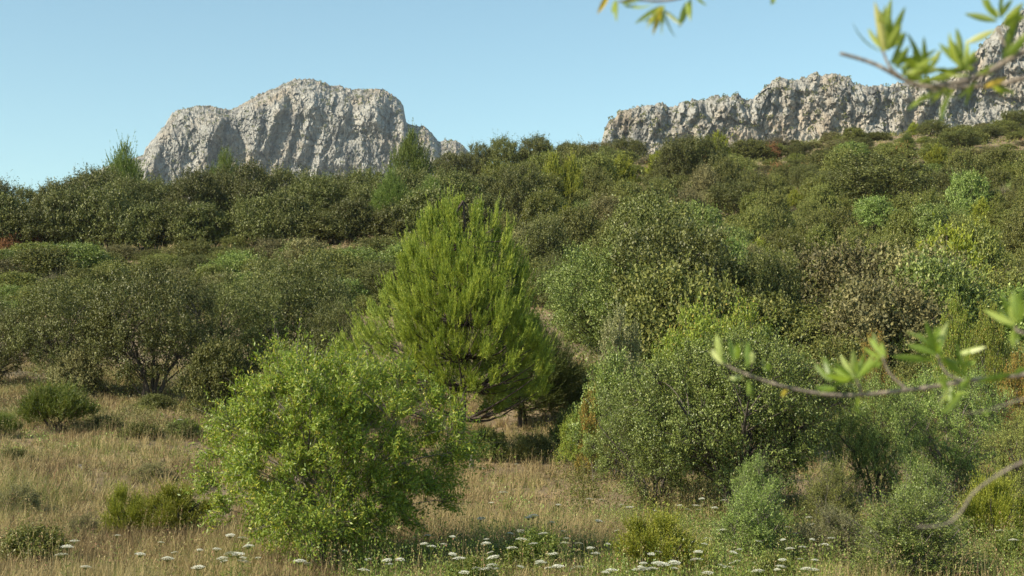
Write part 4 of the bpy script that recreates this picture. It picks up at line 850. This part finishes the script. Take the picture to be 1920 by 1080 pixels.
def smooth(pts, n=5):
    pts = [np.array(p) for p in pts]; o = []
    for i in range(len(pts) - 1):
        p0 = pts[max(i - 1, 0)]; p1 = pts[i]; p2 = pts[i + 1]; p3 = pts[min(i + 2, len(pts) - 1)]
        for t in np.linspace(0, 1, n, endpoint=False): o.append(.5 * ((2 * p1) + (-p0 + p2) * t + (2 * p0 - 5 * p1 + 4 * p2 - p3) * t * t + (-p0 + 3 * p1 - 3 * p2 + p3) * t ** 3))
    o.append(pts[-1]); return np.array(o)
def near_branch(name, lines, leaves, d0, extra=()):
    W_ = Geo(); Lf = Geo()
    for (pl, dd, r0, r1, main) in lines:
        pts = [P3(p, dd if np.ndim(dd) == 0 else dd[i]) for i, p in enumerate(pts_) ] if False else [P3(p, dd) for p in pl]
        if main:
            e = pts[-1]; k = int(np.argmin(np.abs(tr[:, 2] - (e[2] + main)))); pts += [(e + tr[k]) / 2 + np.array([0, 0, .04]), tr[k]]
        sp = smooth(pts); W_.tube(sp, r0, r1, 7)
    more = []
    for lf in leaves:
        b0 = np.array(lf[0], float); v = np.array(lf[1], float) - b0
        if len(lf) > 3 and lf[3] == 1.0 or rng.random() < .1: continue
        an = rng.choice([-1, 1]) * rng.uniform(.18, .5); v = np.array([v[0] * math.cos(an) - v[1] * math.sin(an), v[0] * math.sin(an) + v[1] * math.cos(an)]) * rng.uniform(.6, .95)
        more.append((tuple(b0 + rng.normal(size=2) * 3), tuple(b0 + v), lf[2] * .85))
    for lf in list(leaves) + more:
        b0, tip, wpx = lf[0], lf[1], lf[2]; dd = d0 + rng.normal() * .02; col = lf[3] if len(lf) > 3 else rng.random() * .9
        A = P3(b0, dd); B = P3(tip, dd + rng.normal() * .03); D = B - A; L = np.linalg.norm(D); D = D / L
        S = nrm(np.cross(D, np.array([0, 1, 0]) + rng.normal(size=3) * .45)); Nn = nrm(np.cross(S, D)); W = .88 * wpx * d0 / F
        t = np.array([0, .12, .3, .5, .7, .88, 1.0]); wv = np.array([.10, .5, .9, 1, .85, .45, .03]) * W * .5; cu = rng.normal() * .06 * L
        mid = A + D * L * t[:, None] + Nn * (cu * 4 * t * (1 - t))[:, None]
        for i in range(6):
            for sgn in (-1, 1):
                a0, a1 = mid[i], mid[i + 1]; e0 = a0 + sgn * S * wv[i] + Nn * wv[i] * .35; e1 = a1 + sgn * S * wv[i + 1] + Nn * wv[i + 1] * .35
                Lf.quads(np.array([[a0, e0, e1, a1]]), np.array([col]))
    b_ = link('branch', W_.mesh('near_branch', [NEARBARK], smooth=True), root); link('leaves', Lf.mesh('near_leaves', [NEARLEAF], smooth=True), b_)
near_branch('a', [([(1575, 100), (1640, 120), (1720, 160), (1790, 156), (1850, 136), (1925, 95), (2050, 60)], 1.75, .0022, .0048, .15),
                  ([(1745, 172), (1800, 164), (1870, 160), (1925, 146), (2050, 130)], 1.8, .002, .0042, .1),
                  ([(1655, 95), (1668, 125), (1690, 145)], 1.74, .0016, .002, 0), ([(1870, 50), (1885, 85), (1900, 108)], 1.76, .0016, .002, 0)],
  [((1655, 98), (1598, 40), 17), ((1658, 95), (1640, 2), 17, .95), ((1660, 92), (1672, -5), 18), ((1664, 92), (1698, 12), 18), ((1655, 100), (1652, 20), 20, .9), ((1662, 96), (1690, 45), 18), ((1670, 118), (1700, 62), 18), ((1680, 128), (1705, 85), 15),
   ((1672, 122), (1745, 112), 16), ((1690, 140), (1757, 92), 15), ((1700, 142), (1768, 128), 17), ((1740, 150), (1700, 60), 15), ((1722, 135), (1714, 80), 16), ((1738, 140), (1712, 95), 14), ((1745, 130), (1765, 92), 13), ((1735, 140), (1765, 112), 14), ((1690, 130), (1735, 150), 22),
   ((1802, 130), (1780, 60), 17), ((1803, 128), (1793, 52), 15), ((1806, 130), (1812, 72), 14), ((1812, 135), (1815, 92), 14), ((1810, 82), (1868, 56), 15, .93), ((1800, 130), (1838, 108), 14), ((1790, 140), (1740, 150), 16), ((1765, 140), (1820, 140), 16),
   ((1870, 40), (1808, 26), 16), ((1870, 35), (1840, -5), 15), ((1874, 34), (1852, -12), 15), ((1878, 36), (1882, -20), 17), ((1880, 45), (1920, 5), 15), ((1885, 50), (1925, 30), 17), ((1888, 100), (1910, 30), 20), ((1880, 110), (1925, 70), 18), ((1846, 164), (1888, 145), 15, 1.0), ((1830, 140), (1868, 120), 12),
   ((1745, 172), (1700, 208), 16), ((1765, 172), (1715, 194), 12), ((1782, 178), (1765, 228), 17), ((1760, 170), (1790, 180), 12), ((1720, 158), (1766, 165), 16), ((1700, 130), (1715, 160), 18), ((1860, 160), (1905, 175), 12), ((1830, 150), (1810, 200), 10)], 1.75)
near_branch('b', [([(1352, 680), (1400, 702), (1480, 727), (1570, 741), (1660, 736), (1770, 722), (1815, 714), (1925, 702), (2060, 690)], 1.95, .0016, .0044, .1),
                  ([(1655, 668), (1668, 700), (1700, 730)], 1.93, .0014, .0018, 0), ([(1605, 710), (1612, 728), (1618, 740)], 1.94, .0014, .0018, 0), ([(1756, 664), (1775, 700), (1812, 716)], 1.93, .0014, .0018, 0)],
  [((1355, 682), (1335, 655), 12, .93), ((1352, 676), (1343, 625), 14), ((1374, 676), (1368, 632), 13), ((1380, 678), (1383, 640), 11), ((1402, 682), (1402, 640), 14), ((1405, 685), (1398, 655), 11), ((1436, 702), (1434, 664), 12), ((1395, 712), (1368, 709), 14, .93), ((1405, 715), (1410, 748), 11), ((1475, 730), (1466, 745), 9, 1.0),
   ((1602, 712), (1545, 700), 15), ((1602, 710), (1575, 665), 13), ((1600, 712), (1600, 655), 13, .9), ((1606, 710), (1622, 660), 12), ((1608, 710), (1652, 668), 13), ((1605, 716), (1560, 690), 12), ((1560, 715), (1545, 668), 14), ((1568, 730), (1528, 728), 14), ((1610, 742), (1614, 778), 10),
   ((1655, 672), (1618, 650), 13), ((1655, 670), (1638, 622), 14, .9), ((1660, 672), (1652, 640), 12), ((1655, 678), (1638, 690), 10), ((1756, 666), (1698, 622), 15), ((1756, 664), (1735, 600), 14), ((1760, 664), (1778, 602), 15, .93), ((1752, 674), (1672, 668), 16), ((1765, 668), (1740, 620), 13), ((1758, 662), (1755, 610), 12),
   ((1765, 670), (1808, 705), 15), ((1812, 708), (1792, 640), 14), ((1790, 665), (1850, 650), 15), ((1800, 680), (1832, 678), 12), ((1818, 710), (1800, 730), 13), ((1832, 715), (1905, 700), 17), ((1805, 735), (1768, 776), 15), ((1785, 720), (1760, 770), 13, .93), ((1800, 722), (1790, 700), 12), ((1775, 735), (1765, 700), 13), ((1900, 702), (1930, 690), 14)], 1.94)
near_branch('c', [([(1905, 612), (1922, 625), (2060, 640)], 1.8, .0018, .0036, .1)],
  [((1903, 608), (1875, 545), 16), ((1905, 606), (1893, 548), 13), ((1908, 604), (1916, 538), 16), ((1902, 608), (1845, 580), 16), ((1902, 615), (1900, 650), 13), ((1912, 606), (1935, 560), 14), ((1900, 610), (1865, 600), 12)], 1.8)
near_branch('d', [([(1718, 988), (1770, 984), (1800, 962), (1825, 925), (1870, 892), (1925, 864), (2060, 820)], 1.6, .0007, .0026, .2)], [((1925, 864), (1945, 840), 12)], 1.6)
near_branch('e', [([(1810, 775), (1850, 770), (1890, 757), (1925, 748), (2060, 735)], 1.5, .0005, .0013, .2)], [((1852, 770), (1840, 778), 10)], 1.5)
near_branch('f', [([(1160, 3), (1200, 0), (1240, 2), (1290, -8), (1340, -30), (1500, -70), (1800, -110), (2060, -90)], 1.85, .0012, .0040, .1), ([(1450, -5), (1470, -30), (1520, -72)], 1.85, .0010, .0014, 0)],
  [((1145, -20), (1120, 26), 13, 1.0), ((1156, 0), (1156, 42), 10), ((1165, 5), (1205, -3), 14), ((1240, 10), (1190, 45), 11), ((1240, 12), (1212, 56), 11, .95), ((1241, 12), (1224, 66), 11, .98), ((1242, 12), (1241, 66), 11), ((1245, 15), (1268, 72), 11, .05), ((1285, 5), (1274, 52), 10, .05), ((1296, -5), (1280, 45), 9, .1), ((1170, 8), (1230, 5), 12), ((1300, -10), (1340, -2), 10), ((1455, -8), (1446, 10), 10)], 1.85)
for o in bpy.data.objects:
    if 'label' in o and len(o['label'].replace('-', ' ').split()) > 15: print('LONG', len(o['label'].split()), o['label'])
hz, nt, out = newmat('haze_air'); pv = nt.nodes.new('ShaderNodeVolumePrincipled'); pv.inputs['Density'].default_value = .00007; pv.inputs['Color'].default_value = (.80, .90, 1.0, 1); pv.inputs['Anisotropy'].default_value = .2
nt.links.new(pv.outputs[0], out.inputs['Volume'])
zmin = min(float(ZZ.min()), float(VL[..., 2].min()), float(VR[..., 2].min())) - 1.5; zmax = max(float(VL[..., 2].max()), float(VR[..., 2].max())) + 8
xa = float(max(np.abs(XX).max(), np.abs(VR[..., 0]).max())) + 10; y0, y1 = -65.0, 4010.0
hv = np.array([(x, y, z) for x in (-xa, xa) for y in (y0, y1) for z in (zmin, zmax)])
o = link('haze', npmesh('haze', hv, [np.array([[0, 1, 3, 2], [4, 6, 7, 5], [0, 4, 5, 1], [2, 3, 7, 6], [0, 2, 6, 4], [1, 5, 7, 3]])], mats=[hz])); o['kind'] = 'stuff'; o['label'] = 'thin pale air between the hillside and the mountains'
print('objects', len(bpy.data.objects), 'script done')
